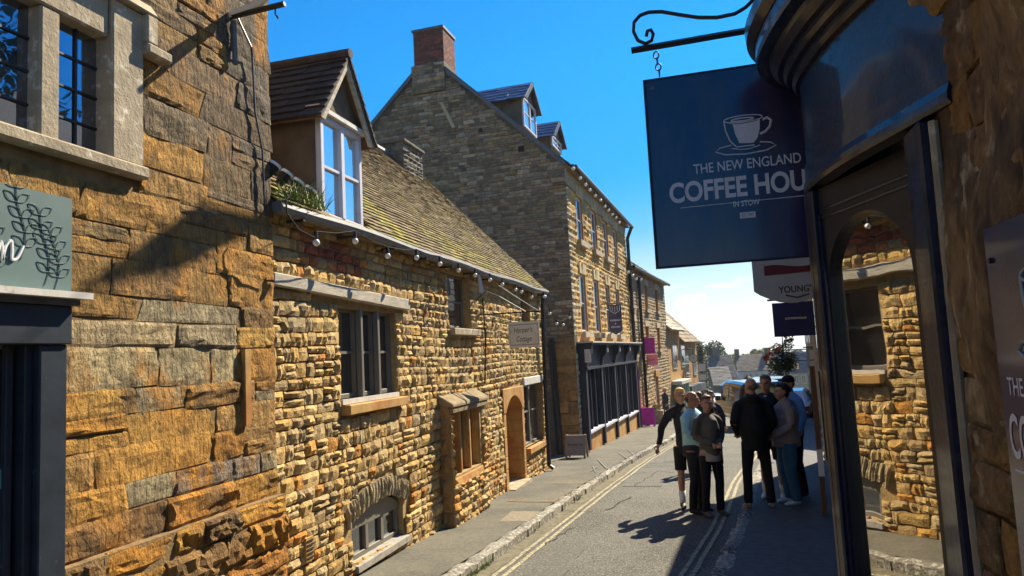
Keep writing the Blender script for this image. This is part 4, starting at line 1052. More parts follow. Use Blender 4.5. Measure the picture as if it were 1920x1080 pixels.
sp = courses(.0, LC, -2.0, EC-.1, (.12, .2), (.18, .42), [(h[0]-.08, h[1]+.08, h[2]-.1, h[3]+.2) for h in hol], 0, (.015, .04), lambda s, z, r: vary(r.choice([(.36,.27,.15), (.32,.25,.16), (.4,.28,.13), (.28,.22,.14)]), r, .2), None, .016, .01, None, 50)
lay(CB, sp, PR_F, M['far_stone'], 0)
for i, (a, b, c, d) in enumerate(hol[:6]):
    window(CB, a, b, c, d, -.12, 'lilac', 1, [.5], .07, .05, .05); MB().box(a-.1, b+.1, -.12, .05, c-.14, c-.001).build('sill_stone', M['frame_stone'], CB)
    MB().box(a-.15, b+.15, -.05, .05, d+.001, d+.25).build('lintel_stone', M['sill_stone'], CB)
a, b, c, d = hol[6]; MB().box(a, b, .1, .15, c, d).build('door', M['letter_white'], CB); MB().box(a-.15, b+.15, -.1, .05, d+.001, d+.3).build('lintel_stone', M['honey'], CB)
a, b, c, d = hol[7]; window(CB, a, b, c, d, -.02, 'magenta', 3, [.7], .09, .07, .05)
def roofC(s, t, up=0.0): return (s, -.2 + 4.2*t - up*.6, EC + 3.2*t + up*.75)
slates(CB, roofC, -.0, LC+.1, 20, (.3, .5), lambda s, t, r: vary((.14,.12,.09), r, .2), M['slate'], limit=0, seed=51)
MB().hexa([(0, -.2, EC-.04), (LC+.1, -.2, EC-.04), (LC+.1, 7.8, EC-.04), (0, 7.8, EC-.04)], [(0, 3.9, EC+3.1), (LC+.1, 3.9, EC+3.1), (LC+.1, 4, EC+3.1), (0, 4, EC+3.1)]).build('roof_deck', M['dark_mortar'], CB)
MB().tube([(0, -.28, EC-.02), (LC+.1, -.28, EC-.02)], .07, 7).build('gutter', M['black'], CB)
b = MB(); b.prism([(0, -2), (7.8, -2), (7.8, EC-.1), (3.9, EC+3), (0, EC-.1)], LC-.3, LC, 'x'); b.build('end_wall', M['honey'], CB)
t = thing('drainpipe', 'dark downpipe between the tan stone houses above the magenta sign', 'drainpipe', FC2)
s_ = FC2.hit(1198, 600)[0]; MB().tube([(s_, -.25, EC-.1), (s_, -.1, EC-.4), (s_, -.1, -1.6)], .07, 7).build('pipe', M['black'], t)

# ================================================================== shops further down on the left
cx_, cy_ = bx + LC*math.sin(AC), by + LC*math.cos(AC)
AD = R(7.5); FD = Fr(cx_, cy_, R(90)-AD)
d_end = FD.hit(1309, 700)[0]; d_mid = FD.hit(1279, 700)[0]; ed = FD.hit(1260, 618)[1]
print('D', cx_, cy_, d_mid, d_end, ed)
def simple_house(fr, label, L, base, eave, depth, rh, wallm, roofm, name='shop_building', cat='building', wins=(), pal=(.14,.12,.09), limit=0, chim=()):
    t = thing(name, label, cat, fr)
    MB().box(0, L, 0, depth, base, eave).build('wall', M[wallm], t)
    MB().prism([(0, eave), (depth, eave), (depth/2, eave+rh-.05)], .02, L-.02, 'x').build('gable', M[wallm], t)
    for sd in (0, 1):
        def rf(s, tt, up=0.0, sd=sd):
            L_ = math.hypot(depth/2, rh); y = -.25 + (depth/2+.25)*tt; z = eave - .1 + (rh+.1)*tt
            y -= up*rh/L_; z += up*(depth/2)/L_
            return (s, y, z) if sd == 0 else (s, depth - y, z)
        q = MB(); a, b_, c, d = rf(-.15, 0, .0), rf(L+.15, 0, .0), rf(L+.15, 1, .0), rf(-.15, 1, .0)
        a2, b2, c2, d2 = rf(-.15, 0, .08), rf(L+.15, 0, .08), rf(L+.15, 1, .08), rf(-.15, 1, .08)
        q.hexa([a, b_, c, d], [a2, b2, c2, d2], pal); q.build('roof', M[roofm], t)
        if sd == 0:
            sl_ = MB(); rr = random.Random(int(L*10)); rows = 12
            for j in range(rows):
                s = -.15
                while s < L+.15:
                    e = min(s+rr.uniform(.3, .6), L+.15); l = .1+rr.uniform(0, .02)
                    sl_.add([rf(s+.01, j/rows, l), rf(e-.01, j/rows, l), rf(e-.01, (j+1)/rows, .085), rf(s+.01, (j+1)/rows, .085)], [(0,1,2,3)], vary(pal, rr, .3)); s = e
            sl_.build('roof_slates', M[roofm], t, kind='stuff')
    for (a, b, c, d) in wins:
        f = MB().box(a, b, -.05, -.001, c, d).build('window_frame', M['white_paint'], t)
        n_ = 2
        for i in range(n_):
            MB().box(a+.06+(b-a-.06)*i/n_, a+(b-a-.06)*(i+1)/n_, -.06, -.051, c+.07, d-.07).build('pane', M['glass'], f)
    for (a, zt_) in chim:
        MB().box(a-.3, a+.3, depth/2-.5, depth/2+.5, eave+rh-.7, zt_).build('chimney', M['grey_mortar'], t)
    return t
D1 = simple_house(FD, 'low shop with pale stone roof and sea green shopfront past the pink signs', d_mid, -2.6, ed, 5, 2.4, 'honey', 'slate', wins=[(1, 2.2, .9, 2.2), (3.6, 4.8, .9, 2.2)], pal=(.42,.38,.32))  # sun glare put into the roof's pale slate colour
MB().box(.3, d_mid-.3, -.55, 0, .1, .28).build('shop_canopy', M['white_paint'], D1)
for k in range(6): MB().box(.35+k*(d_mid-.8)/5, .5+k*(d_mid-.8)/5, -.4, 0, -2.3, .09).build('shop_pilaster', M['teal_paint'], D1)
MB().box(.35, d_mid-.3, -.2, -.001, -2.4, .09).build('shop_panel', M['teal_paint'], D1)
FD2 = Fr(cx_ + d_mid*math.sin(AD), cy_ + d_mid*math.cos(AD), R(90)-R(8.5))
ed2 = FD2.hit(1292, 640)[1]; L2 = FD2.hit(1309, 700)[0]
D2 = simple_house(FD2, 'brown timber fronted shop with stone roof beside the round clock sign', L2, -3.2, ed2, 5, 2.6, 'honey', 'slate', wins=[(1, 2.1, .3, 1.6), (3.6, 4.7, .3, 1.6)], pal=(.24,.19,.13))
for k in range(6): MB().box(.4+k*(L2-1)/5, .65+k*(L2-1)/5, -.35, 0, -3.2, -.65).build('shop_post', M['wood'], D2)
MB().box(.2, L2-.2, -.45, 0, -.649, -.2).build('shop_fascia', M['navy_old'], D2)
MB().box(.45, L2-.3, -.1, -.001, -3.2, -.66).build('shop_window', M['glass'], D2)
MB().tube([(L2*.3, 2.5, ed2+2.3), (L2*.3, 2.5, ed2+3.6)], .12, 7).build('flue', M['black'], D2)
# ivy dark house end with two pale signs
YD = 58.0
q0 = at_y(1308, 640, YD); q1 = at_y(1332, 745, YD)
FE = Fr(q0.x, YD, 0)
E_ = thing('ivy_clad_house', 'dark house end under ivy behind the two pale signs', 'building', FE)
MB().box(0, q1.x-q0.x-.3, 0, 5, -4.5, q0.z-.4).build('wall', M['tarblack'], E_)
def foliage(parent, name, blobs, n, size, cols, seed=1, flat=.5, matk='leaf'):
    r = random.Random(seed); m = MB()
    for _ in range(n):
        bx_, by_, bz_, br = r.choice(blobs)
        d = Vector((r.gauss(0, 1), r.gauss(0, 1), r.gauss(0, 1))).normalized() * br * (r.uniform(.35, 1)**.5)
        c = Vector((bx_, by_, bz_)) + d
        a = Vector((r.gauss(0, 1), r.gauss(0, 1), r.gauss(0, .6))).normalized(); b = a.cross(Vector((r.gauss(0, 1), r.gauss(0, 1), r.gauss(0, 1)))).normalized()
        s = size*r.uniform(.5, 1.3)
        m.add([c-a*s, c-b*s*.5, c+a*s, c+b*s*.5], [(0,1,2,3)], vary(r.choice(cols), r, .3))
    return m.build(name, M[matk], parent)
foliage(E_, 'ivy', [(q1.x-q0.x-.35, -.1, z, .45) for z in np.arange(-4.2, q0.z-.3, .35)] + [(x, 0, q0.z-.4, .35) for x in np.arange(.1, q1.x-q0.x-.3, .3)], 2600, .07, [(.05,.09,.015), (.09,.14,.02), (.03,.05,.015)], 5)
def tree(loc, label, h, blobs, n, size, cols, seed, trunk=.18, group=None):
    t = thing('tree', label, 'tree', loc=loc, group=group)
    tm_ = MB(); tm_.tube([(0, 0, -1), (.05, 0, h*.3), (-.05, .1, h*.62)], trunk, 8, rs=[trunk*1.3, trunk, trunk*.5])
    for b in blobs: tm_.tube([(0, 0, h*.35), (b[0]*.55, b[1]*.55, (h*.35+b[2])/2), (b[0], b[1], b[2])], trunk*.4, 5, rs=[trunk*.5, trunk*.35, trunk*.12])
    tm_.build('trunk', M['wood'], t)
    foliage(t, 'crown', blobs, n, size, cols, seed)
    return t
r_ = random.Random(4)
p = at_y(1333, 665, 92); g_ = G(92)
hh = at_y(1330, 637, 92).z - g_
bl = [(r_.gauss(0, 1.1), r_.gauss(0, 1), hh*.62 + r_.uniform(-1.2, 2.2), r_.uniform(.7, 1.2)) for _ in range(16)] + [(1.9, 0, hh*.52, .8), (-1.4, 0, hh*.8, .7), (2.4, .3, hh*.4, .6)]
tree((p.x-.6, 92, g_), 'green tree standing behind the dark ivy covered house end', hh, bl, 7000, .17, [(.05,.09,.035), (.08,.12,.05), (.03,.06,.03), (.1,.13,.06)], 11)
p = at_y(1417, 665, 150); g_ = G(150); hh = at_y(1417, 655, 150).z - g_
bl = [(r_.gauss(0, 2.0), r_.gauss(0, 1), hh - 1.6 + r_.uniform(-1.6, .6), r_.uniform(.9, 1.4)) for _ in range(14)]
tree((p.x, 150, g_), 'yellow autumn tree behind the valley roofs', hh, bl, 5000, .25, [(.28,.26,.03), (.35,.3,.03), (.2,.2,.04)], 12)
# valley houses
def vh(px0, px1, pyr, pye, Y, label, wallm, pal, ang=0.0, chim=(), wins=3):
    a = at_y(px0, pye, Y); b = at_y(px1, pye, Y); rz = at_y(px0, pyr, Y+3).z
    fr = Fr(a.x, Y, ang); L = b.x - a.x; ws = [(.6+(L-1)*i/wins, .6+(L-1)*i/wins+min(1.0, (L-1)/wins*.6), a.z-1.6, a.z-.35) for i in range(wins)]
    simple_house(fr, label, L, G(Y)-2, a.z, 6, rz-a.z, wallm, 'slate', 'valley_house', 'house', ws, pal, chim=[(L*c, rz+.9) for c in chim])
vh(1384, 1455, 667, 696, 100, 'grey roofed stone cottage in the valley, widest of the far row', 'lilac', (.15,.125,.11), 0, (.02, .85), 5)
vh(1327, 1384, 668, 712, 84, 'steep roofed house in the valley left of the widest far cottage', 'frame_stone', (.13,.12,.12), R(12), (.55,), 3)
vh(1455, 1520, 662, 700, 112, 'dim stone house in the valley at the far right end of the street', 'frame_stone', (.12,.11,.12), R(-8), (.1,), 4)
vh(1340, 1372, 690, 722, 66, 'small lean roofed outbuilding below the steep roofed valley house', 'grey_mortar', (.17,.16,.15), R(5), (), 2)
# hills
hm_ = MB()
def hill(u, v):
    x = -1500 + 5200*u; y = 2600 + 1400*v
    return (x, y, -60 + (62 + 20*noise.noise(Vector((u*5, 2, 1))) + 8*noise.noise(Vector((u*21, 1, 4))))*math.sin(min(1, v*1.0)*math.pi/2)**.7)
hm_.grid(hill, 120, 14)
tag(hm_.build('hills', mat('far_hill', (.05,.075,.035), .95, .35, .006, 0, col2=(.11,.11,.05), c2scale=.004), None, smooth=True), kind='structure')
r_ = random.Random(12)
def bushline(Y, x0, x1, z, n, label, cols):
    bl = [(r_.uniform(x0, x1), Y+r_.uniform(-3, 3), z + r_.uniform(-1.5, .6), r_.uniform(1, 2.2)) for _ in range(n)]
    o = foliage(None, 'far_woodland', bl, n*260, .42, cols, 77); tag(o, label, None, None, 'stuff')
pa = at_y(1335, 672, 180); pb = at_y(1500, 668, 180)
bushline(180, pa.x-8, pb.x+30, pa.z-.6, 40, 'dark green far woodland band behind the valley roofs', [(.04,.07,.03), (.06,.09,.04), (.08,.1,.04)])
# ================================================================== RIGHT SIDE: coffee house
XW = .8
FRW = Fr(XW, 0, R(-90))
CHs = thing('coffee_house', 'rough stone coffee house with bowed glossy navy shopfront close on the right', 'building', loc=(0, 0, 0))
rw = MB()
def rwf(u, v):
    y = 2.9 - 4.9*u; z = -.4 + 4.9*v
    d = .05*noise.noise(Vector((y*2.2, z*1.6, 1))) + .03*noise.noise(Vector((y*6, z*3.5, 2))) + .012*noise.noise(Vector((y*17, z*12, 3)))
    if u < .004: d *= .3
    return (XW - d, y, z)
rw.grid(rwf, 150, 160)
M['rough_wall'] = mat('lime_washed_rubble', (.36,.225,.10), .95, .5, 14, 1.0, 40, .05, vstretch=.6, col2=(.13,.08,.045), c2scale=3.2, c2pos=(.46,.62), c3=(.5,.42,.3), c3scale=7, c3pos=(.58,.68))
rw.build('rubble_wall', M['rough_wall'], CHs, smooth=True)
rs_ = courses(-2.74, 1.9, -.3, 4.3, (.09, .2), (.14, .4), (), -.018, (.006, .018), lambda s, z, r: vary(r.choice([(.42,.25,.09),(.34,.2,.08),(.48,.36,.2),(.27,.16,.07),(.4,.22,.06),(.2,.14,.08)]), r, .2), None, .012, .03, lambda s, z: .03*noise.noise(Vector((s*1.7, z*1.3, 8))), 90)
rwp = bpy.data.objects.new('rubble_stones', None); C.objects.link(rwp); rwp.parent = CHs; rwp.matrix_basis = FRW.m
lay(rwp, rs_, PR_N, M['near_rubble'], 300, camlocal=tuple(FRW.i @ CAMP))
MB().box(XW+.06, 5, -2, 5.2, -.4, 2.0).build('wall_core', M['dark_mortar'], CHs)
MB().box(XW+.06, 5, -2, 4.5, 2.0, 4.4).build('upper_wall', M['dark_mortar'], CHs)
MB().hexa([(XW+.0, -2.1, 4.5), (XW+.0, 4.6, 4.5), (5, 4.6, 4.5), (5, -2.1, 4.5)], [(3, -2.1, 5.6), (3, 4.6, 5.6), (3.1, 4.6, 5.6), (3.1, -2.1, 5.6)]).build('roof', M['dark_tile'], CHs)
PL = [(.83,2.62),(.775,2.8),(.715,3.0),(.655,3.2),(.60,3.42),(.56,3.65),(.54,3.86),(.555,4.03),(.61,4.18),(.70,4.28),(.84,4.34)]
def cr2(pts, n=5):
    out = []
    P_ = [pts[0]] + pts + [pts[-1]]
    for i in range(1, len(P_)-2):
        for k in range(n):
            t = k/n; a, b, c, d = [Vector(q) for q in P_[i-1:i+3]]
            out.append(.5*((2*b)+(c-a)*t+(2*a-5*b+4*c-d)*t*t+(3*b-a-3*c+d)*t**3))
    out.append(Vector(pts[-1])); return out
PLc = cr2(PL)
def sweep(prof, mat_, nm, smooth=False):
    m = MB(); vs = []; n = len(PLc)
    for i, p in enumerate(PLc):
        d = (PLc[min(i+1, n-1)] - PLc[max(i-1, 0)]).normalized(); nn = Vector((-d.y, d.x))
        for (o, z) in prof: vs.append((p.x+nn.x*o, p.y+nn.y*o, z))
    k = len(prof); fs = []
    for i in range(n-1):
        for j in range(k):
            j2 = (j+1) % k; fs.append((i*k+j, i*k+j2, (i+1)*k+j2, (i+1)*k+j))
    m.add(vs, fs + [tuple(range(k)), tuple((n-1)*k+j for j in range(k-1, -1, -1))])
    return m.build(nm, mat_, CHs)
sweep([(-.06,2.90),(.0,2.90),(.0,3.33),(-.06,3.33)], M['navy'], 'fascia')
sweep([(-.06,2.76),(.012,2.76),(.024,2.775),(.024,2.80),(.014,2.83),(.012,2.899),(-.06,2.899)], M['navy'], 'architrave')
sweep([(-.06,3.331),(.02,3.331),(.035,3.35),(.035,3.375),(-.06,3.375)], M['navy'], 'bed_moulding')
sweep([(-.06,3.376),(.06,3.376),(.075,3.395),(.075,3.42),(-.06,3.42)], M['navy'], 'lower_moulding')
sweep([(-.06,3.421),(.10,3.421),(.13,3.45),(.14,3.475),(-.06,3.475)], M['navy'], 'middle_moulding')
sweep([(-.06,3.476),(.20,3.476),(.205,3.50),(.205,3.56),(-.06,3.58)], M['navy'], 'corona')
sweep([(-.06,3.581),(.21,3.561),(.245,3.60),(.25,3.66),(-.06,3.74)], M['navy'], 'cornice_top')
# glazed facet facing the street
FP = Fr(.55, 3.88, math.atan2(-.9415, .337)); LP = .963
Wn = bpy.data.objects.new('arched_shop_window', None); C.objects.link(Wn); Wn.parent = CHs; Wn.matrix_basis = FP.m
g0 = FP.hit(1566, 650)[0]; g1 = FP.hit(1727, 650)[0]; gz1 = FP.hit(1636, 388)[1]; gsp = gz1 - .30
print('panel', g0, g1, gz1, FP.hit(1712, 300), FP.hit(1560, 1000), FP.hit(1740, 1000))
gm_ = (g0+g1)/2; grx = (g1-g0)/2; GZ0 = .72
arch = [(gm_ - grx*math.cos(math.pi*k/24), gsp + (gz1-gsp)*math.sin(math.pi*k/24)) for k in range(25)]
pm = MB(); ptop = 2.755
def face_with_arch(y, thick_to):
    vs = []; fs = []
    L_, R_ = .0, LP - .0
    # top part
    tops = [(L_ + (R_-L_)*k/24, ptop) for k in range(25)]
    for k in range(24):
        b = len(vs); vs += [(arch[k][0], y, arch[k][1]), (arch[k+1][0], y, arch[k+1][1]), (tops[k+1][0], y, tops[k+1][1]), (tops[k][0], y, tops[k][1])]; fs.append((b, b+1, b+2, b+3))
    b = len(vs); vs += [(L_, y, gsp), (arch[0][0], y, gsp), (L_, y, ptop)]; fs.append((b, b+1, b+2))
    b = len(vs); vs += [(arch[-1][0], y, gsp), (R_, y, gsp), (R_, y, ptop)]; fs.append((b, b+1, b+2))
    for (a, c, d, e) in ((L_, g0, -.5, gsp), (g1, R_, -.5, gsp), (g0, g1, -.5, GZ0)):
        b = len(vs); vs += [(a, y, d), (c, y, d), (c, y, e), (a, y, e)]; fs.append((b, b+1, b+2, b+3))
    # reveal
    rim = [(g0, GZ0)] + [(g0, gsp)] + arch[1:-1] + [(g1, gsp), (g1, GZ0)]
    for k in range(len(rim)):
        k2 = (k+1) % len(rim); b = len(vs); vs += [(rim[k][0], y, rim[k][1]), (rim[k2][0], y, rim[k2][1]), (rim[k2][0], thick_to, rim[k2][1]), (rim[k][0], thick_to, rim[k][1])]; fs.append((b, b+1, b+2, b+3))
    return vs, fs
v_, f_ = face_with_arch(0, .045); pm.add(v_, f_)
o = pm.build('panel', M['panel'], Wn)
gl = MB(); gl.add([(g0-.02, .032, GZ0-.02), (g1+.02, .060, GZ0-.02), (g1+.02, .060, gz1+.02), (g0-.02, .032, gz1+.02)], [(0,1,2,3)]); gl.build('pane', M['shop_glass'], Wn)
MB().box(0, LP, .08, .1, -.4, 2.75).build('backing', M['tarblack'], Wn)
MB().box(-.035, .05, -.035, .06, -.4, 2.755).build('mullion_post', M['navy'], Wn, bevel=.008)
MB().box(.052, .07, -.014, .0, -.4, 2.62).build('bead', M['navy'], Wn)
MB().box(LP-.10, LP+.02, -.04, .06, -.4, 2.755).build('pilaster', M['navy'], Wn, bevel=.01)
MB().box(LP-.125, LP-.102, -.014, 0, -.4, 2.62).build('bead', M['navy'], Wn)
for zz in (2.60, 2.64): MB().box(.075, LP-.13, -.010, 0, zz, zz+.012).build('moulding', M['navy'], Wn, bevel=.003)
MB().box(XW-.05, XW+.1, 2.77, 2.96, -.4, 2.755).build('corner_post', M['navy'], CHs, bevel=.01)
# far facet turning back to the wall
MB().prism([(.55, 3.885), (.515, 3.87), (.55, 4.08), (.66, 4.24), (.84, 4.32), (.9, 4.32), (.9, 3.9)], -.4, 2.755, 'z').build('far_facet', M['navy'], CHs)
MB().tube([(XW+.0, 2.76, -.4), (XW-.012, 2.75, 1.5), (XW-.005, 2.745, 2.74)], .016, 6).build('mortar_fillet', M['frame_stone'], CHs)
# ---- plate sign on the stone wall
ps = thing('wall_sign', 'dark plate sign with pale cup and coffee lettering fixed to the rough wall', 'sign', FRW)
pa = FRW.hit(1846, 430, .06); print('plate', pa)
px_ = pa[0]; pz_ = pa[1]
MB().box(px_, px_+.86, -.065, -.05, pz_-1.45, pz_).build('board', M['board_navy'], ps, bevel=.003)
MB().tube([(px_+.04, -.072, pz_-.09), (px_+.04, -.04, pz_-.09)], .008, 8).build('screw', M['black'], ps)
cup = MB()
def cupshape(mb, cx, cz, sc, y, th=.0012):
    """a cup outline with saucer: filled body, rim ring, handle and saucer strokes"""
    def st(pts, r): mb.tube([(cx+a*sc, y, cz+b*sc) for a, b in pts], r*sc, 5)
    body = [(-.38,.27),(-.36,.05),(-.28,-.2),(-.16,-.33),(.18,-.33),(.30,-.2),(.37,.05),(.39,.27)]
    inner = [(.42*math.cos(t)*.9, .27+.07*math.sin(t)) for t in np.linspace(math.pi, 0, 14)]
    poly = [(-.24,.20),(-.2,-.05),(-.12,-.28),(.18,-.31),(.28,-.2),(.34,.0),(.36,.23)] + [(.34*math.cos(t), .23-.06*math.sin(t)) for t in np.linspace(0, math.pi*.9, 9)]
    vs = [(cx+a*sc, y, cz+b*sc) for a, b in poly]; mb.add(vs, [tuple(range(len(vs)))])
    st([(.42*math.cos(t), .28+.08*math.sin(t)) for t in np.linspace(0, 6.283, 26)], .014)
    st([(.25*math.cos(t)-.02, .265+.035*math.sin(t)) for t in np.linspace(0, 6.283, 16)], .018)
    st([(-.42,.27),(-.40,.05),(-.32,-.2),(-.2,-.35)], .016); st([(-.2,-.36),(.2,-.36)], .014)
    st([(.42,.2),(.52,.24),(.60,.17),(.56,.02),(.46,-.08),(.34,-.12)], .03)
    st([(-.3,-.3),(-.55,-.34),(-.66,-.42),(-.45,-.51),(0,-.545),(.45,-.51),(.66,-.42),(.55,-.34),(.32,-.3)], .016)
    st([(-.3,-.38),(-.1,-.43),(.1,-.43),(.32,-.38)], .012)
ts = FRW.hit(1888, 720, .067)[0]
def pz(py, px=1903): return FRW.hit(px, py, .067)[1]
cupshape(cup, ts+.27, (pz(515)+pz(680))/2+.03, .26, -.067)
cup.build('cup_emblem', M['grey_board'], ps)
text(ps, 'THE NEW ENGLAND', ts+.26, pz(725), -.0665, h=pz(708)-pz(742), wdt=.52, bold=.01)
text(ps, 'COFFEE HOUSE', ts+.29, pz(818), -.0665, h=(pz(775)-pz(862))*.95, wdt=.62, bold=.015)
text(ps, 'Freshly ground coffee', ts+.33, pz(990), -.0665, h=pz(962)-pz(1022), wdt=.62)
MB().box(ts-.01, ts+.6, -.0668, -.0655, pz(880)-.003, pz(880)+.003).build('rule', M['letter'], ps)

# ---- hanging coffee house sign
YS = 4.5
FS_ = Fr(0, YS, 0)
hs_ = thing('hanging_sign', 'large navy hanging coffee house sign with white cup on scrolled bracket', 'sign', FS_)
tl = at_y(1210, 160, YS); bl_ = at_y(1230, 505, YS); 
sx0 = (tl.x+bl_.x)/2 - .0; sz1 = tl.z; sz0 = bl_.z; sw = 1.16; print('sign', sx0, sz0, sz1)
bo = MB().box(sx0, sx0+sw, -.012, .012, sz0, sz1+.03).build('board', M['board_navy'], hs_, bevel=.004)
MB().box(sx0-.006, sx0-.0005, -.014, .014, sz0, sz1+.03).build('board_edge', M['black'], hs_)
def SP(px, py): p = at_y(px, py, YS-.013); return p.x, p.z
def stext(s, l, r_, yt, yb, **k):
    a = SP((l), (yt+yb)/2); b = SP(r_, (yt+yb)/2); t_ = SP((l+r_)/2, yt); u = SP((l+r_)/2, yb)
    return text(hs_, s, (a[0]+b[0])/2, (t_[1]+u[1])/2, -.0135, h=t_[1]-u[1], wdt=b[0]-a[0], **k)
cc = SP(1395, 245); cm = MB(); cupshape(cm, cc[0]+.0, cc[1]+.0, .265, -.0135); cm.build('cup_emblem', M['letter'], hs_)
cx0_ = SP(1255, 360)[0]; full = SP(1495, 345)[0] - cx0_
zc_ = SP(1380, 350)[1]
text(hs_, 'COFFEE HOUSE', cx0_ + full*1.245/2, zc_, -.0135, h=.128, wdt=full*1.245, bold=.03, name='coffee_lettering')
t0_ = SP(1300, 315); t1_ = SP(1490, 298)
text(hs_, 'THE NEW ENGLAND', t0_[0] + (t1_[0]-t0_[0])*1.06/2, SP(1395, 307)[1], -.0135, h=.062, wdt=(t1_[0]-t0_[0])*1.06, bold=.008)
i0 = SP(1375, 383); i1 = SP(1425, 383)
text(hs_, 'IN STOW', (i0[0]+i1[0])/2, i0[1], -.0135, h=.035, wdt=i1[0]-i0[0], bold=.01)
MB().box(cx0_+.06, cx0_+full*1.2, -.0137, -.0125, zc_-.098, zc_-.094).build('rule', M['letter'], hs_)
e_ = SP(1402, 403)
MB().box(e_[0]-.045, e_[0]+.045, -.0137, -.0125, e_[1]-.018, e_[1]+.018).build('ribbon', M['letter'], hs_)
text(hs_, 'EST 1997', e_[0], e_[1], -.0145, h=.018, wdt=.07, mat_='letter_dark')
for gx in (sx0+.05, sx0+1.06): MB().tube([(gx, -.016, sz1-.03), (gx, -.012, sz1-.03)], .014, 10).build('grommet', M['lead'], hs_)
for (x_a, x_b, z_a, z_b) in ((sx0, sx0+sw, sz0, sz0+.012), (sx0, sx0+.012, sz0+.012, sz1+.03), (sx0+.012, sx0+sw, sz1+.018, sz1+.03)): MB().box(x_a, x_b, -.0155, -.0122, z_a, z_b).build('edge_trim', M['shop_navy'], hs_)
a = at_y(1184, 95, YS); b = at_y(1478, 62, YS); 
bb = (b - a).normalized(); end = a + bb*1.25; end.y = YS
L_ = lambda v: (v.x, v.y-YS, v.z)
MB().tube([L_(a), L_(Vector((.95, YS, a.z + .02)))], .022, 4).build('bracket_bar', M['black'], hs_)
sq = [(1235,92),(1222,78),(1228,62),(1215,52),(1210,68),(1226,84),(1216,86),(1196,78),(1188,58),(1192,38),(1212,24),(1240,22),(1300,32),(1345,34),(1385,22),(1412,0),(1425,-25),(1440,-80)]
MB().tube([L_(at_y(*q, YS)) for q in [(1212,68),(1214,58),(1220,56),(1225,64),(1222,76),(1210,82),(1196,76),(1188,60),(1189,42),(1200,29),(1216,23),(1240,22),(1275,28),(1310,33),(1345,33),(1378,26),(1398,14),(1412,0),(1424,-20),(1440,-60),(1500,-90)]], .012, 6).build('scroll', M['black'], hs_)
def ring(c, r, ax, th=.005):
    m = MB(); pts = []
    for k in range(13):
        t = 2*math.pi*k/12
        pts.append((c[0]+(r*math.cos(t) if ax == 'x' else 0), c[1]+(r*math.cos(t) if ax == 'y' else 0), c[2]+r*1.35*math.sin(t)))
    m.tube(pts, th, 5, cap=False); return m
c0_ = at_y(1230, 100, YS)
for cx in (c0_.x, c0_.x+1.0):
    for k in range(4):
        ring((cx + .004*k, 0, c0_.z-.012-.036*k*1.1), .017, 'x' if k % 2 == 0 else 'y').build('chain_link', M['black'], hs_)
# ---- signs further along the right side
def flat_sign(name, label, Y, px0, py0, px1, py1, m_, wallx, group=None, thick=.02, bracket=True, cat='sign', poly=None):
    p = at_y(px0, py0, Y); q = at_y(px1, py1, Y)
    t = thing(name, label, cat, Fr(p.x, Y, 0), group)
    w_, z1, z0 = q.x-p.x, p.z, q.z
    if poly: 
        b = MB(); b.prism([(w_*u, z0+(z1-z0)*v) for u, v in poly], -thick/2, thick/2); b.build('board', M[m_], t)
    else: MB().box(0, w_, -thick/2, thick/2, z0, z1).build('board', M[m_], t)
    if bracket:
        MB().tube([(-.05 if wallx > p.x else w_+.05, 0, z1+.04), (wallx-p.x, 0, z1+.04)], .012 if Y < 20 else .02, 5).build('bracket', M['black'], t)
    return t, w_, z0, z1
t, w_, z0, z1 = flat_sign('pub_sign', 'pale grey pub sign with curved foot and maroon wave flag', 8.0, 1405, 440, 1560, 563, 'grey_board', 1.6, poly=[(0,1),(0,.19),(.08,.13),(.2,.07),(.33,.02),(.46,0),(.56,0),(.7,.03),(.85,.09),(1,.19),(1,1)])
hz = z1-z0
def wavep(u0, u1, za, zb, amp, n=16):
    top = [(u0+(u1-u0)*k/n, za+amp*math.sin(2*math.pi*k/n*1.0+.6)) for k in range(n+1)]; bot = [(u0+(u1-u0)*k/n, zb+amp*math.sin(2*math.pi*k/n*1.0+.6)) for k in range(n+1)]
    return top + bot[::-1]
m = MB(); m.prism([(w_*.155, z0+hz*.40), (w_*.9, z0+hz*.42), (w_*.9, z0+hz*.80), (w_*.155, z0+hz*.74)], -.016, -.0101); m.build('flag', M['maroon'], t)
m = MB(); m.prism(wavep(w_*.156, w_*.899, z0+hz*.655, z0+hz*.52, .016), -.022, -.0161); m.build('flag_wave', M['grey_board'], t)
text(t, "YOUNG'S", w_*.56, z0+hz*.19, -.0105, h=.075, wdt=.36, mat_='letter_dark', bold=.03)
MB().tube([(w_*.41, -.012, z0+hz*.11), (w_*.56, -.012, z0+hz*.07), (w_*.72, -.012, z0+hz*.11)], .008, 4).build('underline', M['letter_dark'], t)
t, w_, z0, z1 = flat_sign('shop_sign', 'plain navy square sign with small white lettering below the pub sign', 9.3, 1447, 569, 1530, 628, 'board_navy', 1.75)
text(t, 'COTSWOLD', w_*.55, (z0+z1)/2+.01, -.0105, h=.024, wdt=.24, mat_='letter_white', bold=.02)
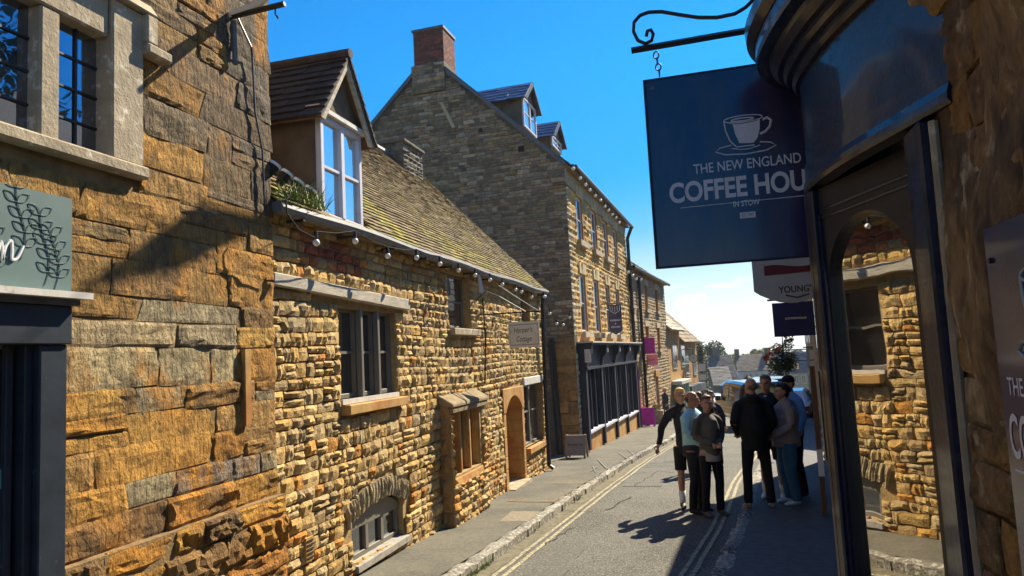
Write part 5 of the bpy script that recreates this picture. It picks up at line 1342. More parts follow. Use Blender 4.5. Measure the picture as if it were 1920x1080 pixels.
# ---- row of buildings on the right beyond the coffee house
fx, fy = 2.1, 16.5
FR2 = Fr(fx, fy, math.atan2(4.6-16.5, 1.35-2.1))
LR = math.hypot(11.9, .75)
RB = thing('shaded_shop_row', 'stone shop building in shade behind the navy bow window', 'building', FR2)
MB().box(0, LR-.3, 0, 5, -1, 4.55).build('wall', M['dark_mortar'], RB)
MB().prism([(-.28, 4.55), (5.3, 4.55), (2.5, 6.8)], -.1, LR-.25, 'x').build('roof', M['slate'], RB).color = (.12,.1,.08,1)
sp = courses(0, LR-.3, -1, 4.5, (.12,.2), (.2,.45), [(1,2.2,1.8,3.2),(4,5.2,1.8,3.2),(7,8.4,1.8,3.2),(1,3.4,-.4,1.5),(5,8,-.4,1.5)], 0, (.02,.04), lambda s, z, r: vary(r.choice([(.33,.24,.13),(.28,.21,.13),(.36,.24,.1)]), r, .2), seed=70)
lay(RB, sp, PR_F, M['far_stone'], 0)
for (a, b, c, d) in [(1,2.2,1.8,3.2),(4,5.2,1.8,3.2),(7,8.4,1.8,3.2)]: window(RB, a, b, c, d, .03, 'taupe', 2, [.5], .05, .05, .028, dark=.001)
for (a, b) in [(1, 3.4), (5, 8)]: window(RB, a, b, -.4, 1.5, .05, 'navy_old', 3, None, .08, .06, .048, dark=.001)
# far right stone houses
p0_ = at_y(1482, 640, 36); FR3 = Fr(at_y(1512, 660, 50).x, 50, R(-90)-R(6))
t = simple_house(FR3, 'pale stone house standing in shade beyond the hanging basket', 24, -3.2, 4.2, 5, 2.5, 'mortar', 'slate', wins=[(a, a+1, b, b+1.4) for a in (1.5, 5, 9, 13, 17.5) for b in (1.9, -1.3)], pal=(.12,.11,.1), chim=[(3, 7.6)])
# hanging basket
YB = 13.0
p = at_y(1468, 668, YB)
t = thing('hanging_basket', 'large hanging basket of orange flowers and trailing green leaves', 'hanging basket', loc=(p.x, YB, p.z))
bl = [(r_.gauss(0, .12), r_.gauss(0, .1), r_.uniform(-.27, .12), .11) for _ in range(13)] + [(.12, 0, .3, .08), (.1, 0, .2, .09), (.12, 0, .42, .06)]
foliage(t, 'foliage', bl, 2200, .024, [(.05,.09,.02),(.09,.13,.03),(.03,.05,.015),(.12,.14,.04)], 3)
foliage(t, 'flowers', [(-.16, -.05, .1, .09), (-.08, -.05, .16, .08), (-.22, 0, .0, .07), (-.27, 0, -.02, .05)], 330, .022, [(.5,.13,.04),(.55,.2,.08),(.4,.08,.05)], 4)
m = MB(); 
for k in range(5): 
    rr = .16*math.sqrt(max(0, 1-(k/4.5)**2)); m.tube([(rr*math.cos(a_), rr*math.sin(a_), -.05-.05*k) for a_ in np.linspace(0, 6.283, 13)], .005, 4, cap=False)
m.build('wire_basket', M['black'], t)
MB().tube([(0, 0, 0), (.02, 0, .45), (.6, 0, .47)], .012, 5).build('bracket', M['black'], t)
for (nm, lb, Y, a, b, c, d, mm) in [('shop_sign', 'small pale blue square sign next to the hanging basket', 16.8, 1472, 660, 1488, 675, 'grey_board'),
        ('shop_sign', 'white hanging sign right of the basket, lower one', 18, 1487, 680, 1498, 692, 'letter_white'),
        ('shop_sign', 'tall pale strip sign at the right edge of the street view', 15, 1511, 655, 1520, 690, 'grey_board')]:
    flat_sign(nm, lb, Y, a, b, c, d, mm, at_y(1525, 660, Y).x)
p = at_y(1541, 900, 10.2)
t = thing('wooden_post', 'brown post with white plate beside the shaded shop wall', 'post', loc=(p.x, 10.2, G(10.2)))
MB().box(-.03, .03, -.03, .03, 0, 1.9).build('post', M['wood'], t); q = at_y(1531, 867, 10.15); MB().box(-.035, .035, -.04, -.031, q.z-G(10.2)-.18, q.z-G(10.2)+.16).build('plate', M['letter_white'], t)

# ================================================================== LEFT SIGNS
Y_H = 10.9
p = at_y(953, 605, Y_H); q = at_y(1013, 650, Y_H)
t = thing('hanging_sign', "cream hanging sign reading Harper's Cottage on thin iron bracket", 'sign', Fr(p.x, Y_H, 0))
w_, z1, z0 = q.x-p.x, (p.z+.0), q.z
MB().box(0, w_, -.012, .012, z0, z1).build('board', M['cream_board'], t, bevel=.004)
text(t, "Harper's", w_*.48, z0+(z1-z0)*.66, -.0135, h=(z1-z0)*.27, wdt=w_*.62, mat_='letter_dark', shear=.35)
text(t, 'Cottage', w_*.5, z0+(z1-z0)*.31, -.0135, h=(z1-z0)*.27, wdt=w_*.5, mat_='letter_dark', shear=.35)
for (a, b, c, d) in [(.04,.96,.1,.12),(.04,.96,.88,.90),(.04,.05,.1,.9),(.95,.96,.1,.9)]: MB().box(w_*a, w_*b, -.0138, -.0125, z0+(z1-z0)*c, z0+(z1-z0)*d).build('border_line', M['letter_dark'], t)
MB().tube([(XC-p.x, 0, z1+.15), (w_+.02, 0, z1+.15)], .012, 6).build('bracket', M['black'], t)
MB().tube([(XC-p.x, 0, z1+.15), (XC-p.x+.02, 0, z1+.4), (XC-p.x+.18, 0, z1+.52), (XC-p.x+.4, 0, z1+.42), (w_*.6, 0, z1+.15)], .009, 5).build('scroll', M['black'], t)
for x in (.04, w_-.04): MB().tube([(x, 0, z1), (x, 0, z1+.15)], .006, 5).build('hanger', M['black'], t)
# Fairfax & Favor pennant
YF = 23.0
t, w_, z0, z1 = flat_sign('pennant_sign', 'navy shield shaped hanging sign with white crest and lettering', YF, 1140, 572, 1168, 627, 'board_navy', -3.4, poly=[(0,1),(0,.13),(.5,0),(1,.13),(1,1)])
hz = z1-z0
sh = MB()
for (u0, v0, u1, v1) in [(.14,.97,.14,.80),(.14,.80,.5,.70),(.5,.70,.86,.80),(.86,.80,.86,.97),(.32,.95,.32,.8),(.5,.95,.5,.76),(.68,.95,.68,.8)]:
    sh.tube([(w_*u0, -.013, z0+hz*v0), (w_*u1, -.013, z0+hz*v1)], .009, 4)
sh.build('crest', M['letter_white'], t)
text(t, 'FAIRFAX', w_*.5, z0+hz*.48, -.0115, h=.055, wdt=w_*.78, mat_='letter_white', bold=.02)
text(t, '&', w_*.5, z0+hz*.37, -.0115, h=.045, mat_='letter_white', bold=.02)
text(t, 'FAVOR', w_*.5, z0+hz*.26, -.0115, h=.055, wdt=w_*.7, mat_='letter_white', bold=.02)
# pink signs
t, w_, z0, z1 = flat_sign('shop_sign', 'square magenta hanging sign on the tan terrace', 31.5, 1203, 634, 1229, 663, 'magenta', at_y(1196, 650, 31.5).x)
t, w_, z0, z1 = flat_sign('shop_sign', 'dusty pink hanging sign below the magenta square', 32.5, 1207, 665, 1234, 684, 'pink_board', at_y(1197, 650, 32.5).x)
text(t, 'GALLERY', w_*.5, (z0+z1)/2, -.012, h=.09, wdt=w_*.7, mat_='maroon')
flat_sign('shop_sign', 'small white sign hanging under the dusty pink one', 33.2, 1226, 684, 1236, 692, 'letter_white', at_y(1200, 650, 33).x, bracket=False)
t, w_, z0, z1 = flat_sign('banner', 'purple cloth banner hanging over the pavement past the navy shopfront', 30.2, 1184, 674, 1194, 722, 'purple', at_y(1182, 650, 30).x)
# clock and pale signs further down
YCk = 44.0
p = at_y(1300, 672, YCk)
t = thing('clock_sign', 'round pale clock face hanging from a bracket past the sea green shop', 'clock', loc=(p.x, YCk, p.z))
MB().tube([(0, -.08, 0), (0, .08, 0)], .26, 20).build('clock_case', M['black'], t); MB().tube([(0, -.09, 0), (0, -.081, 0)], .23, 20).build('clock_face', M['cream_board'], t)
hd = MB(); hd.tube([(0, -.095, 0), (-.08, -.095, .12)], .014, 4); hd.tube([(0, -.095, 0), (.07, -.095, .09)], .012, 4); hd.build('clock_hands', M['black'], t)
MB().tube([(0, 0, .26), (0, 0, .55), (-1.0, 0, .6)], .03, 5).build('bracket', M['black'], t)
YP = 46.0
t, w_, z0, z1 = flat_sign('shop_sign', 'upper of two white rectangular signs against the dark ivy', YP, 1309, 683, 1323, 696, 'letter_white', at_y(1306, 690, YP).x)
t, w_, z0, z1 = flat_sign('shop_sign', 'lower of two white rectangular signs against the dark ivy', YP, 1310.5, 702, 1325, 713, 'letter_white', at_y(1306, 690, YP).x)
MB().box(-.03, w_+.03, -.009, .03, z0-.03, z1+.03).build('frame', M['black'], t)
# A-boards on the pavement
def aboard(px0, px1, pyt, pyb, Y, label, m_, frame_m):
    a = at_y(px0, pyb, Y); b = at_y(px1, pyb, Y); zt_ = at_y(px0, pyt, Y).z; z0 = G(Y); w_ = b.x-a.x; h_ = zt_-z0
    t = thing('pavement_sign', label, 'a-board', loc=(a.x, Y, z0))
    for sg, nm in ((-1, 'front_board'), (1, 'rear_board')):
        m = MB(); y0 = sg*.22; m.hexa([(.0, y0-.015, .1), (w_, y0-.015, .1), (w_, y0+.015, .1), (0, y0+.015, .1)], [(0, sg*.03-.015, h_), (w_, sg*.03-.015, h_), (w_, sg*.03+.015, h_), (0, sg*.03+.015, h_)]); m.build(nm, M[m_], t)
        for x in (0, w_-.05): m = MB(); m.hexa([(x, y0*1.03-.025, 0), (x+.05, y0*1.03-.025, 0), (x+.05, y0*1.03+.02, 0), (x, y0*1.03+.02, 0)], [(x, sg*.03-.025, h_+.01), (x+.05, sg*.03-.025, h_+.01), (x+.05, sg*.03+.02, h_+.01), (x, sg*.03+.02, h_+.01)]); m.build('leg', M[frame_m], t)
    return t, w_, h_
t, w_, h_ = aboard(1064, 1102, 816, 868, 17.6, 'grey brown pavement board with black lettering in front of the gable', 'pink_board' if False else 'taupe', 'taupe')
for c in t.children: c.data.materials[0] = M['aboard'] if 'aboard' in M else M.setdefault('aboard', mat('greige_board', (.26,.2,.165), .6, .1, 6, .1))
sl_ = math.atan2(.19, h_-.1)
for s_, z_, hh_, ww, mm in (('Barnack Tea', .62, .06, .72, 'letter_dark'),):
    o = text(t, s_, w_*.5, h_*z_, -.22+.19*(h_*z_-.1)/(h_-.1)-.026, h=hh_, wdt=w_*ww, mat_=mm, bold=.01); o.rotation_euler = (-sl_, 0, 0)
MB().hexa([(w_*.1, -.213, h_*.16), (w_*.9, -.213, h_*.16), (w_*.9, -.208, h_*.16), (w_*.1, -.208, h_*.16)], [(w_*.1, -.212, h_*.17), (w_*.9, -.212, h_*.17), (w_*.9, -.205, h_*.17), (w_*.1, -.205, h_*.17)]).build('rule', M['letter_dark'], t)
t, w_, h_ = aboard(1203, 1229, 765, 803, 30.3, 'magenta pavement board standing outside the tan terrace', 'magenta', 'purple')
t = thing('planter', 'small pale stone planter beside the magenta pavement board', 'planter', loc=(at_y(1234, 795, 33).x, 33, G(33)))
MB().prism([(-.22, 0), (.22, 0), (.27, .6), (-.27, .6)], -.25, .25).build('tub', M['frame_stone'], t); foliage(t, 'plant', [(0, 0, .7, .2)], 200, .05, [(.1,.14,.03),(.3,.2,.03)], 9)
p = at_y(1222, 752, 33.4)
t = thing('flower_display', 'golden yellow flowers in a wall trough by the white door', 'flowers', loc=(p.x-.1, 33.6, p.z))
foliage(t, 'flowers', [(0, 0, 0, .3), (0, 0, -.3, .25)], 500, .05, [(.6,.32,.03),(.5,.28,.04)], 10); MB().box(-.3, .3, -.15, .15, -.75, -.45).build('trough', M['wood'], t)
# small folded banner below the cottage eaves
p = FC.hit(899, 530, .15)
t = thing('folded_flag', 'small pale folded flag hanging from the cottage eaves', 'flag', FC)
MB().tube([(p[0], -.14, p[1]+.16), (p[0]+.02, -.15, p[1]+.05), (p[0]+.05, -.16, p[1]-.15)], .03, 6, rs=[.014,.03,.04]).build('cloth', M['letter'], t); MB().tube([(p[0]-.02, 0, p[1]+.14), (p[0], -.18, p[1]+.2)], .008, 5).build('pole', M['black'], t)
# black cable down the cottage wall
t = thing('wall_cable', 'black cable running down the cottage wall beside the bay', 'cable', FC)
a = FC.hit(904, 560, .04); b = FC.hit(907, 720, .04); MB().tube([(a[0], -.05, a[1]), (a[0]+.05, -.05, (a[1]+b[1])/2), (b[0], -.06, b[1])], .012, 5).build('cable', M['black'], t)

# ---- festoon bulbs
def festoon(label, pts, off_r, hang, frm=None, n=.34, cabler=.006, world=None):
    t = thing('string_lights', label, 'string lights', loc=(0, 0, 0)); P_ = []
    for q in pts:
        if world: p = world(q)
        else:
            h = frm.hit(q[0], q[1], n); p = frm.m @ Vector((h[0], -n, h[1]))
        P_.append(p)
    cable = [P_[0] + Vector((0, 0, hang))]
    for a, b in zip(P_, P_[1:]):
        cable.append((a+b)/2 + Vector((0, 0, hang-.02))); cable.append(b + Vector((0, 0, hang)))
    MB().tube(cable, cabler, 4).build('cable', M['cable'], t)
    for p in P_:
        c = MB().tube([p + Vector((0, 0, hang)), p + Vector((0, 0, off_r*.6))], off_r*.5, 6).build('socket', M['black'], t)
        MB().ball(p, off_r, 8, 6).build('bulb', M['bulb'], t, smooth=True)
    return t
festoon('pale festoon bulbs on a black cable under the cottage gutter', [(593,455),(666,452),(727,480),(781,483),(825,495),(860,507),(891,516),(919,525),(942,533),(967,543),(978,547),(997,557),(1020,556)], .032, .1, FC, .3)
def cross(q):
    f = (q[0]-1020)/(1068-1020); Y = 15.4 + 3.4*f; return at_y(q[0], q[1], Y)
festoon('drooping festoon bulbs spanning the gap between cottage and gable', [(1022,556),(1031,588),(1044,607),(1056,609),(1068,595),(1073,560)], .04, .1, world=cross)
festoon('row of festoon bulbs along the eaves of the orange building', [(1075,316),(1088,334),(1098,346),(1106,356),(1116,367),(1126,375),(1134,387),(1141,394),(1148,402),(1155,408),(1161,417)], .05, .12, FB, .42, .012)
festoon('short row of festoon bulbs under the tan terrace eaves', [(1178,510),(1187,516),(1193,523),(1202,524)], .06, .12, FC2, .4, .012)
t = thing('cable', 'loose cable looping from the gutter near the dormer', 'cable', FC)
cp = [FC.hit(a, b, .32) for a, b in [(545,362),(536,375),(538,400),(560,430),(590,445)]]
MB().tube([(a, -.32, b) for a, b in cp], .008, 5).build('cable', M['cable'], t)
t = thing('cable', 'thin pale cable strung from cottage eaves to the drainpipe corner', 'cable', FC)
cp = [FC.hit(a, b, .3) for a, b in [(935,535),(965,555),(1010,583)]]
MB().tube([(a, -.3, b) for a, b in cp], .008, 5).build('cable', M['grey_board'], t)

# sheet added out of view, shaped to throw a diagonal shadow on the ashlar wall
t = thing('shade_sheet', 'cloth banner strung on a cable high across the street', 'banner', loc=(0, 0, 0))
def shade_src(sw, zw, s0): e = (s0-sw)/2.246; return Vector((XA+e, s0, zw+2.213*e))
q4 = [shade_src(*p_, 9.0) for p_ in ((3.22,2.44), (4.35,3.2), (5.3,3.25), (4.05,2.66))]
shade_quad = MB(); shade_quad.hexa([p_ - Vector((0, .01, 0)) for p_ in q4], [p_ + Vector((0, .01, 0)) for p_ in q4]); shade_quad.build('cloth', M['grey_board'], t)
MB().tube([Vector((XA-.3, 5.3, 9.1)), q4[2], q4[1], q4[0], Vector((3.2, 9.0, 9.6))], .01, 5).build('cable', M['black'], t)  # line added to carry the unseen sheet
# ================================================================== VEHICLES
def paint(name, col, rough=.25, metal=.3):
    return mat(name, col, rough, .05, 3, 0, metal=metal, coat=.8)
def vehicle(label, cat, loc, yaw, Lh, Wd, Ht, pm_, boxy=True, group=None, name='parked_car'):
    t = thing(name, label, cat, loc=loc, rz=yaw, group=group)
    h = Wd/2
    # stations y, half width, floor, belt, roof z, roof half width
    if boxy: st = [(-.5,.93,.30,.55,.93,.80),(-.47,1,.22,.56,.985,.84),(-.1,1,.2,.57,1.0,.86),(.12,1,.2,.57,.99,.85),(.27,1,.2,.57,.62,.90),(.44,.97,.22,.52,.56,.86),(.5,.86,.28,.42,.46,.78)]
    else: st = [(-.5,.88,.28,.5,.56,.8),(-.42,.97,.22,.6,.66,.82),(-.3,1,.2,.62,.95,.70),(-.05,1,.2,.62,1.0,.72),(.1,1,.2,.62,.97,.72),(.25,1,.2,.62,.66,.82),(.43,.96,.22,.52,.56,.84),(.5,.85,.28,.4,.46,.78)]
    m = MB(); vs = []
    def rg(s):
        y, w, f, b, r, rw_ = s; y *= Lh; w *= h; rw_ *= h; f *= Ht; b *= Ht; r *= Ht
        return [(-w*.9, y, f), (-w, y, f+.12*Ht), (-w, y, b), (-rw_-.02, y, r-.05*Ht), (-rw_*.85, y, r), (rw_*.85, y, r), (rw_+.02, y, r-.05*Ht), (w, y, b), (w, y, f+.12*Ht), (w*.9, y, f)]
    for s in st: vs += rg(s)
    k = 10; fs = []
    for i in range(len(st)-1):
        for j in range(k): fs.append((i*k+j, i*k+(j+1) % k, (i+1)*k+(j+1) % k, (i+1)*k+j))
    fs += [tuple(range(k)), tuple((len(st)-1)*k+j for j in range(k-1, -1, -1))]
    m.add(vs, fs); body = m.build('body', pm_, t, bevel=.03)
    # glass: side panels and rear/windscreen quads slightly proud
    def lerp(a, b, u): return tuple(a[i]+(b[i]-a[i])*u for i in range(3))
    R_ = [rg(s) for s in st]
    def quad(a, b, c, d, nm, grow=.012, out=(0,0,0)):
        q = MB(); pts = [Vector(p)+Vector(out) for p in (a, b, c, d)]; ctr = sum(pts, Vector())/4; pts = [ctr+(p-ctr)*.88 for p in pts]
        nrm = (pts[1]-pts[0]).cross(pts[3]-pts[0]).normalized(); o_ = (ctr - Vector((0, 0, Ht*.5))); 
        if nrm.dot(o_) < 0: nrm = -nrm
        q.hexa([p for p in pts], [p+nrm*.016 for p in pts]); return q.build(nm, M['glass'], t)
    i0, i1 = (1, 3) if boxy else (2, 4)
    for sd in (2, 7):
        up = 3 if sd == 2 else 6
        for i in range(i0, i1+1):
            if i+1 < len(R_): quad(R_[i][sd], R_[i+1][sd], R_[i+1][up], R_[i][up], 'side_window')
    quad(R_[0][2], R_[0][7], R_[0][6], R_[0][3], 'rear_window') if boxy else quad(R_[1][2], R_[1][7], R_[2][6], R_[2][3], 'rear_window')
    a_, b_ = (3, 4) if boxy else (4, 5)
    quad(R_[b_][3], R_[b_][6], R_[a_][6], R_[a_][3], 'windscreen')
    for sx_ in (-1, 1):
        MB().box(sx_*h*.92, sx_*h*.70, -.5*Lh-.02, -.5*Lh+.04, Ht*.36, Ht*.5).build('tail_light', M['maroon'], t)
        MB().box(sx_*h*.80, sx_*h*.5, .5*Lh-.04, .5*Lh+.02, Ht*.33, Ht*.4).build('headlight', M['letter_white'], t)
        mi = MB().box(sx_*(h+.02), sx_*(h+.2), Lh*.17, Lh*.21, Ht*.56, Ht*.66).build('wing_mirror', M['black'], t)
        for yy in (-.31, .31):
            wl = MB().tube([(sx_*(h-.2), yy*Lh, .33), (sx_*(h+.01), yy*Lh, .33)], .33, 20).build('wheel', M['black'], t)
            MB().tube([(sx_*(h+.011), yy*Lh, .33), (sx_*(h+.02), yy*Lh, .33)], .2, 14).build('rim', M['lead'], wl)
    MB().box(-h*.3, h*.3, -.5*Lh-.03, -.5*Lh-.012, Ht*.33, Ht*.4).build('number_plate', M['cream_board'], t)
    MB().box(-h*.9, h*.9, -.5*Lh-.06, -.5*Lh+.05, Ht*.2, Ht*.3).build('bumper', M['black'], t)
    return t
P_dark = paint('dark_brown_metallic', (.03,.024,.02), .18, .6); P_navy = paint('dark_navy_car', (.01,.015,.03)); P_white = paint('white_car', (.7,.72,.75), .3, 0); P_sil = paint('silver_car', (.4,.43,.47), .3, .4)
p = at_z(1412, 800, G(29))
vehicle('dark glossy van stopped in the road behind the group', 'van', (p.x+.05, 30.3, G(30.3)-.1), R(13), 4.3, 1.95, 1.86, P_dark, name='parked_van')
p = at_y(1446, 716, 38); vehicle('black van with high roof further behind the dark van', 'van', (p.x, 40, G(40)-.1), R(-4), 4.8, 1.95, 2.15, P_navy, name='parked_van')
p = at_y(1482, 735, 36); vehicle('white car partly hidden behind the right hand group', 'car', (p.x+.3, 38, G(38)-.1), R(-10), 4.3, 1.8, 1.5, P_white, False)
p = at_y(1330, 752, 50); vehicle('silver car at the far end of the street by the blue canopy', 'car', (p.x, 50, G(50)-.1), R(30), 4.2, 1.75, 1.45, P_sil, False)
p = at_y(1342, 742, 60); vehicle('pale car parked farthest down the street', 'car', (p.x+1, 60, G(60)-.1), R(60), 4.2, 1.75, 1.45, P_white, False)
def canopy(label, px0, px1, pt, pe, Y, m_, name='gazebo', round_=False):
    a = at_y(px0, pe, Y); b = at_y(px1, pe, Y); zt_ = at_y(px0, pt, Y).z; r = (b.x-a.x)/2; cx = (a.x+b.x)/2; g = G(Y)
    t = thing(name, label, name, loc=(cx, Y, g)); ze = a.z-g; zp = zt_-g
    m = MB(); n_ = 8 if round_ else 4; ph = 0 if round_ else math.pi/4; rr = r if round_ else r*1.41
    ring_ = [(rr*math.cos(ph+2*math.pi*k/n_), rr*math.sin(ph+2*math.pi*k/n_), ze) for k in range(n_)]; lo = [(q[0], q[1], ze-.22) for q in ring_]
    vs = [(0, 0, zp)] + ring_ + lo; fs = [(0, 1+k, 1+(k+1) % n_) for k in range(n_)] + [(1+k, 1+n_+k, 1+n_+(k+1) % n_, 1+(k+1) % n_) for k in range(n_)]
    m.add(vs, fs); m.build('canopy', M[m_], t)
    if round_: MB().tube([(0, 0, 0), (0, 0, zp)], .04, 6).build('pole', M['wood'], t)
    else:
        for q in ring_: MB().tube([(q[0]*.95, q[1]*.95, 0), (q[0]*.95, q[1]*.95, ze)], .03, 5).build('leg', M['lead'], t)
M['canopy_blue'] = mat('blue_canvas', (.03,.2,.55), .7, .05, 3, 0); M['canopy_green'] = mat('dark_green_canvas', (.015,.035,.03), .7, .05, 3, 0)
canopy('bright blue market canopy beyond the van', 1350, 1386, 711, 722, 48, 'canopy_blue')
canopy('dark green parasol next to the blue canopy', 1380, 1426, 704, 722, 44, 'canopy_green', 'parasol', True)

# ================================================================== PEOPLE
SK = mat('skin', (.42,.22,.14), .5, .08, 30, 0); SK2 = mat('skin_tanned', (.33,.16,.09), .5, .08, 30, 0)
cloth = {}
def cl_(name, col, rough=.85):
    if name not in cloth: cloth[name] = mat(name, col, rough, .15, 8, .35, 25, .012)
    return cloth[name]
def remeshed(mb, name, mat_, parent, vox):
    me = mb.mesh('tmp', mat_); bm = bmesh.new(); bm.from_mesh(me); bmesh.ops.recalc_face_normals(bm, faces=bm.faces); bm.to_mesh(me); bm.free()
    o = bpy.data.objects.new('tmp', me); C.objects.link(o); md = o.modifiers.new('r', 'REMESH'); md.mode = 'VOXEL'; md.voxel_size = vox
    sm = o.modifiers.new('s', 'SMOOTH'); sm.factor = .5; sm.iterations = 2
    dg = bpy.context.evaluated_depsgraph_get(); me2 = bpy.data.meshes.new_from_object(o.evaluated_get(dg)); bpy.data.objects.remove(o)
    me2.name = name; me2.materials.clear(); me2.materials.append(mat_); me2.polygons.foreach_set('use_smooth', [True]*len(me2.polygons)); me2.update()
    ob = bpy.data.objects.new(name, me2); C.objects.link(ob); ob.parent = parent; return ob
def person(label, x, y, H, yaw, skin=SK, top=('dark_wool', (.01,.01,.012)), bottom=('dark_trousers', (.012,.012,.016)), hair=(.05,.03,.02), style='short',
           arms=None, legs=None, shorts=False, coat=0, shoe=(.02,.02,.02), sleeves=1, lower=None, lean=0, fat=1.0, turn=0, vox=.010, socks=None, female=False, collar=None, wide=1.0, shirt=None, group=None, z=None, looks=0, bag=None):
    k = H/1.75; zg = G(y) if z is None else z
    t = thing('person', label, 'person', loc=(x, y, zg), rz=yaw, group=group); t.scale = (k, k, k)
    sh = .17 if female else .195; hp = .09
    def V(a, b, c): return Vector((a + lean*(c-.9)*.2, b, c))
    A_ = arms or [((-.24, .03, 1.16), (-.25, -.06, .93)), ((.24, .03, 1.16), (.25, -.06, .93))]
    Lg = legs or [((-.11, -.02, .50), (-.12, .03, .09)), ((.11, -.02, .50), (.12, .03, .09))]
    hd = V(0, -.015, 1.62)
    b = MB()
    # trunk, neck
    b.tube([V(0, 0, .84), V(0, 0, .95), V(0, 0, 1.08), V(0, 0, 1.25), V(0, .01, 1.38), V(0, .015, 1.45)], 0, 14, rs=[(.13,.09), (.165,.115), (.135*fat,.10*fat), (.155,.115), (.165,.10), (.07,.06)])
    b.tube([V(0, .02, 1.38), V(0, .012, 1.5), V(0, -.0, 1.58)], 0, 10, rs=[.07, .056, .054])
    ct, st_ = math.cos(turn), math.sin(turn)
    def HV(a, bb, c): # head-local
        return Vector((hd.x + a*ct - bb*st_, hd.y + a*st_ + bb*ct, hd.z + c))
    for (c, r) in [((0, .012, .035), (.078,.095,.088)), ((0, -.012, -.03), (.066,.078,.075)), ((0, -.035, -.075), (.045,.048,.038))]:
        p = HV(*c); b.ball(p, r, 14, 10)
    b.tube([HV(0, -.085, .02), HV(0, -.112, -.022), HV(0, -.088, -.03)], 0, 6, rs=[.010, .016, .012])
    b.ball(HV(0, -.088, -.058), (.024,.014,.010), 8, 6)
    for sg in (-1, 1): b.ball(HV(sg*.078, .012, -.005), (.013,.022,.034), 8, 6); b.ball(HV(sg*.03, -.083, .032), (.022,.012,.008), 6, 5)
    sleeve_pts = []
    for sg, (el, wr) in zip((-1, 1), A_):
        S0 = V(sg*sh*.97, .01, 1.375); E_p = Vector(el); W_ = Vector(wr)
        b.tube([V(0, .015, 1.42), S0], 0, 8, rs=[.06, .05]); b.ball(S0, .055, 10, 7); b.tube([S0, (S0+E_p)/2, E_p], 0, 10, rs=[.05, .046, .039]); b.tube([E_p, (E_p*.6+W_*.4), W_], 0, 10, rs=[.039, .038, .027])
        d = (W_-E_p).normalized(); side = d.cross(Vector((0, -1, .15))).normalized(); pn = side.cross(d).normalized()
        palm = W_ + d*.05
        b.tube([W_, W_+d*.035, W_+d*.085], 0, 8, rs=[(.024,.024), (.036,.018), (.038,.016)])
        for f, (off, L) in enumerate([(-.028, .066), (-.010, .078), (.010, .073), (.027, .056)]):
            q = W_+d*.08+side*off; b.tube([q, q+d*L*.45+pn*.008, q+d*L*.8+pn*.028, q+d*L*.92+pn*.045], 0, 6, rs=[.0105, .0105, .0095, .008])
        q = W_+d*.025+side*(-.03)*sg; b.tube([q, q+d*.03-side*.022*sg+pn*.01, q+d*.06-side*.022*sg+pn*.028], 0, 6, rs=[.014, .0125, .010])
        sleeve_pts.append((S0, E_p, W_, d))
    feet = []
    for sg, (kn, an) in zip((-1, 1), Lg):
        Hh = V(sg*hp, 0, .90); K_ = Vector(kn); N_ = Vector(an)
        b.tube([Hh, Hh*.5+K_*.5, K_], 0, 12, rs=[.085, .07, .052]); b.tube([K_, K_*.65+N_*.35+Vector((0, .012, 0)), N_], 0, 10, rs=[.052, .053, .034])
        b.tube([N_+Vector((0, .02, -.01)), N_+Vector((0, -.05, -.04)), N_+Vector((sg*.01, -.14, -.055))], 0, 8, rs=[.036, (.038,.03), (.034,.02)])
        feet.append((N_, sg))
    remeshed(b, 'body', skin, t, vox)
    # face
    if style != 'none':
        for sg in (-1, 1): MB().ball(HV(sg*.03, -.088, .022), (.011,.007,.007), 6, 5).build('eye', cl_('eye_dark', (.03,.02,.02)), t)
        MB().ball(HV(0, -.101, -.058), (.02,.004,.004), 6, 5).build('mouth', cl_('lips', (.3,.09,.07)), t)
    # top garment
    c = MB(); zb = .88 - coat; w_ = wide
    c.tube([V(0, 0, zb), V(0, 0, zb+.07), V(0, 0, 1.08), V(0, 0, 1.25), V(0, .01, 1.38), V(0, .018, 1.47)], 0, 16, rs=[(.178*w_,.13*w_), (.185*w_,.135*w_), (.162*fat*w_,.125*fat*w_), (.185*w_,.14*w_), (.19,.122), (.08,.075)])
    for (S0, E_p, W_, d) in sleeve_pts:
        c.tube([V(0, .015, 1.435), (V(0, .015, 1.44)+S0)/2+Vector((0, 0, .004)), S0], 0, 10, rs=[.085, .078, .064]); c.ball(S0, .062*(1+(w_-1)*.4), 10, 7)
        fz = (S0+E_p)/2; c.ball(E_p+(W_-E_p)*.25, .052*w_, 8, 6); c.ball(W_-d*.05, .044*w_, 8, 6)
        if sleeves == 1:
            c.tube([S0, (S0+E_p)/2, E_p], 0, 10, rs=[.066*w_, .062*w_, .055*w_]); c.tube([E_p, E_p*.5+W_*.5, W_-d*.0], 0, 10, rs=[.055*w_, .05*w_, .040*w_])
        else: c.tube([S0, (S0*.45+E_p*.55)], 0, 10, rs=[.066, .062])
    if collar: c.tube([V(0, .02, 1.43), V(0, .03, 1.50), V(0, .045, 1.53)], 0, 12, rs=[.09, .085, .07])
    if collar == 'hood': c.ball(V(0, .10, 1.46), (.11,.07,.07), 10, 7)
    # folds
    for i, v in enumerate(c.v):
        n_ = noise.noise(Vector(v)*9+Vector((x*3, 0, 0)))*.02; c.v[i] = (v[0]*(1+n_*3), v[1]*(1+n_*5), v[2])
    remeshed(c, 'jacket' if coat else 'top', cl_(*top), t, vox*1.2)
    if shirt:
        s_ = MB(); s_.tube([V(0, -.095, 1.1), V(0, -.105, 1.3), V(0, -.06, 1.45)], 0, 8, rs=[(.055,.045), (.065,.045), (.04,.035)]); s_.build('shirt_front', cl_(*shirt), t, smooth=True)
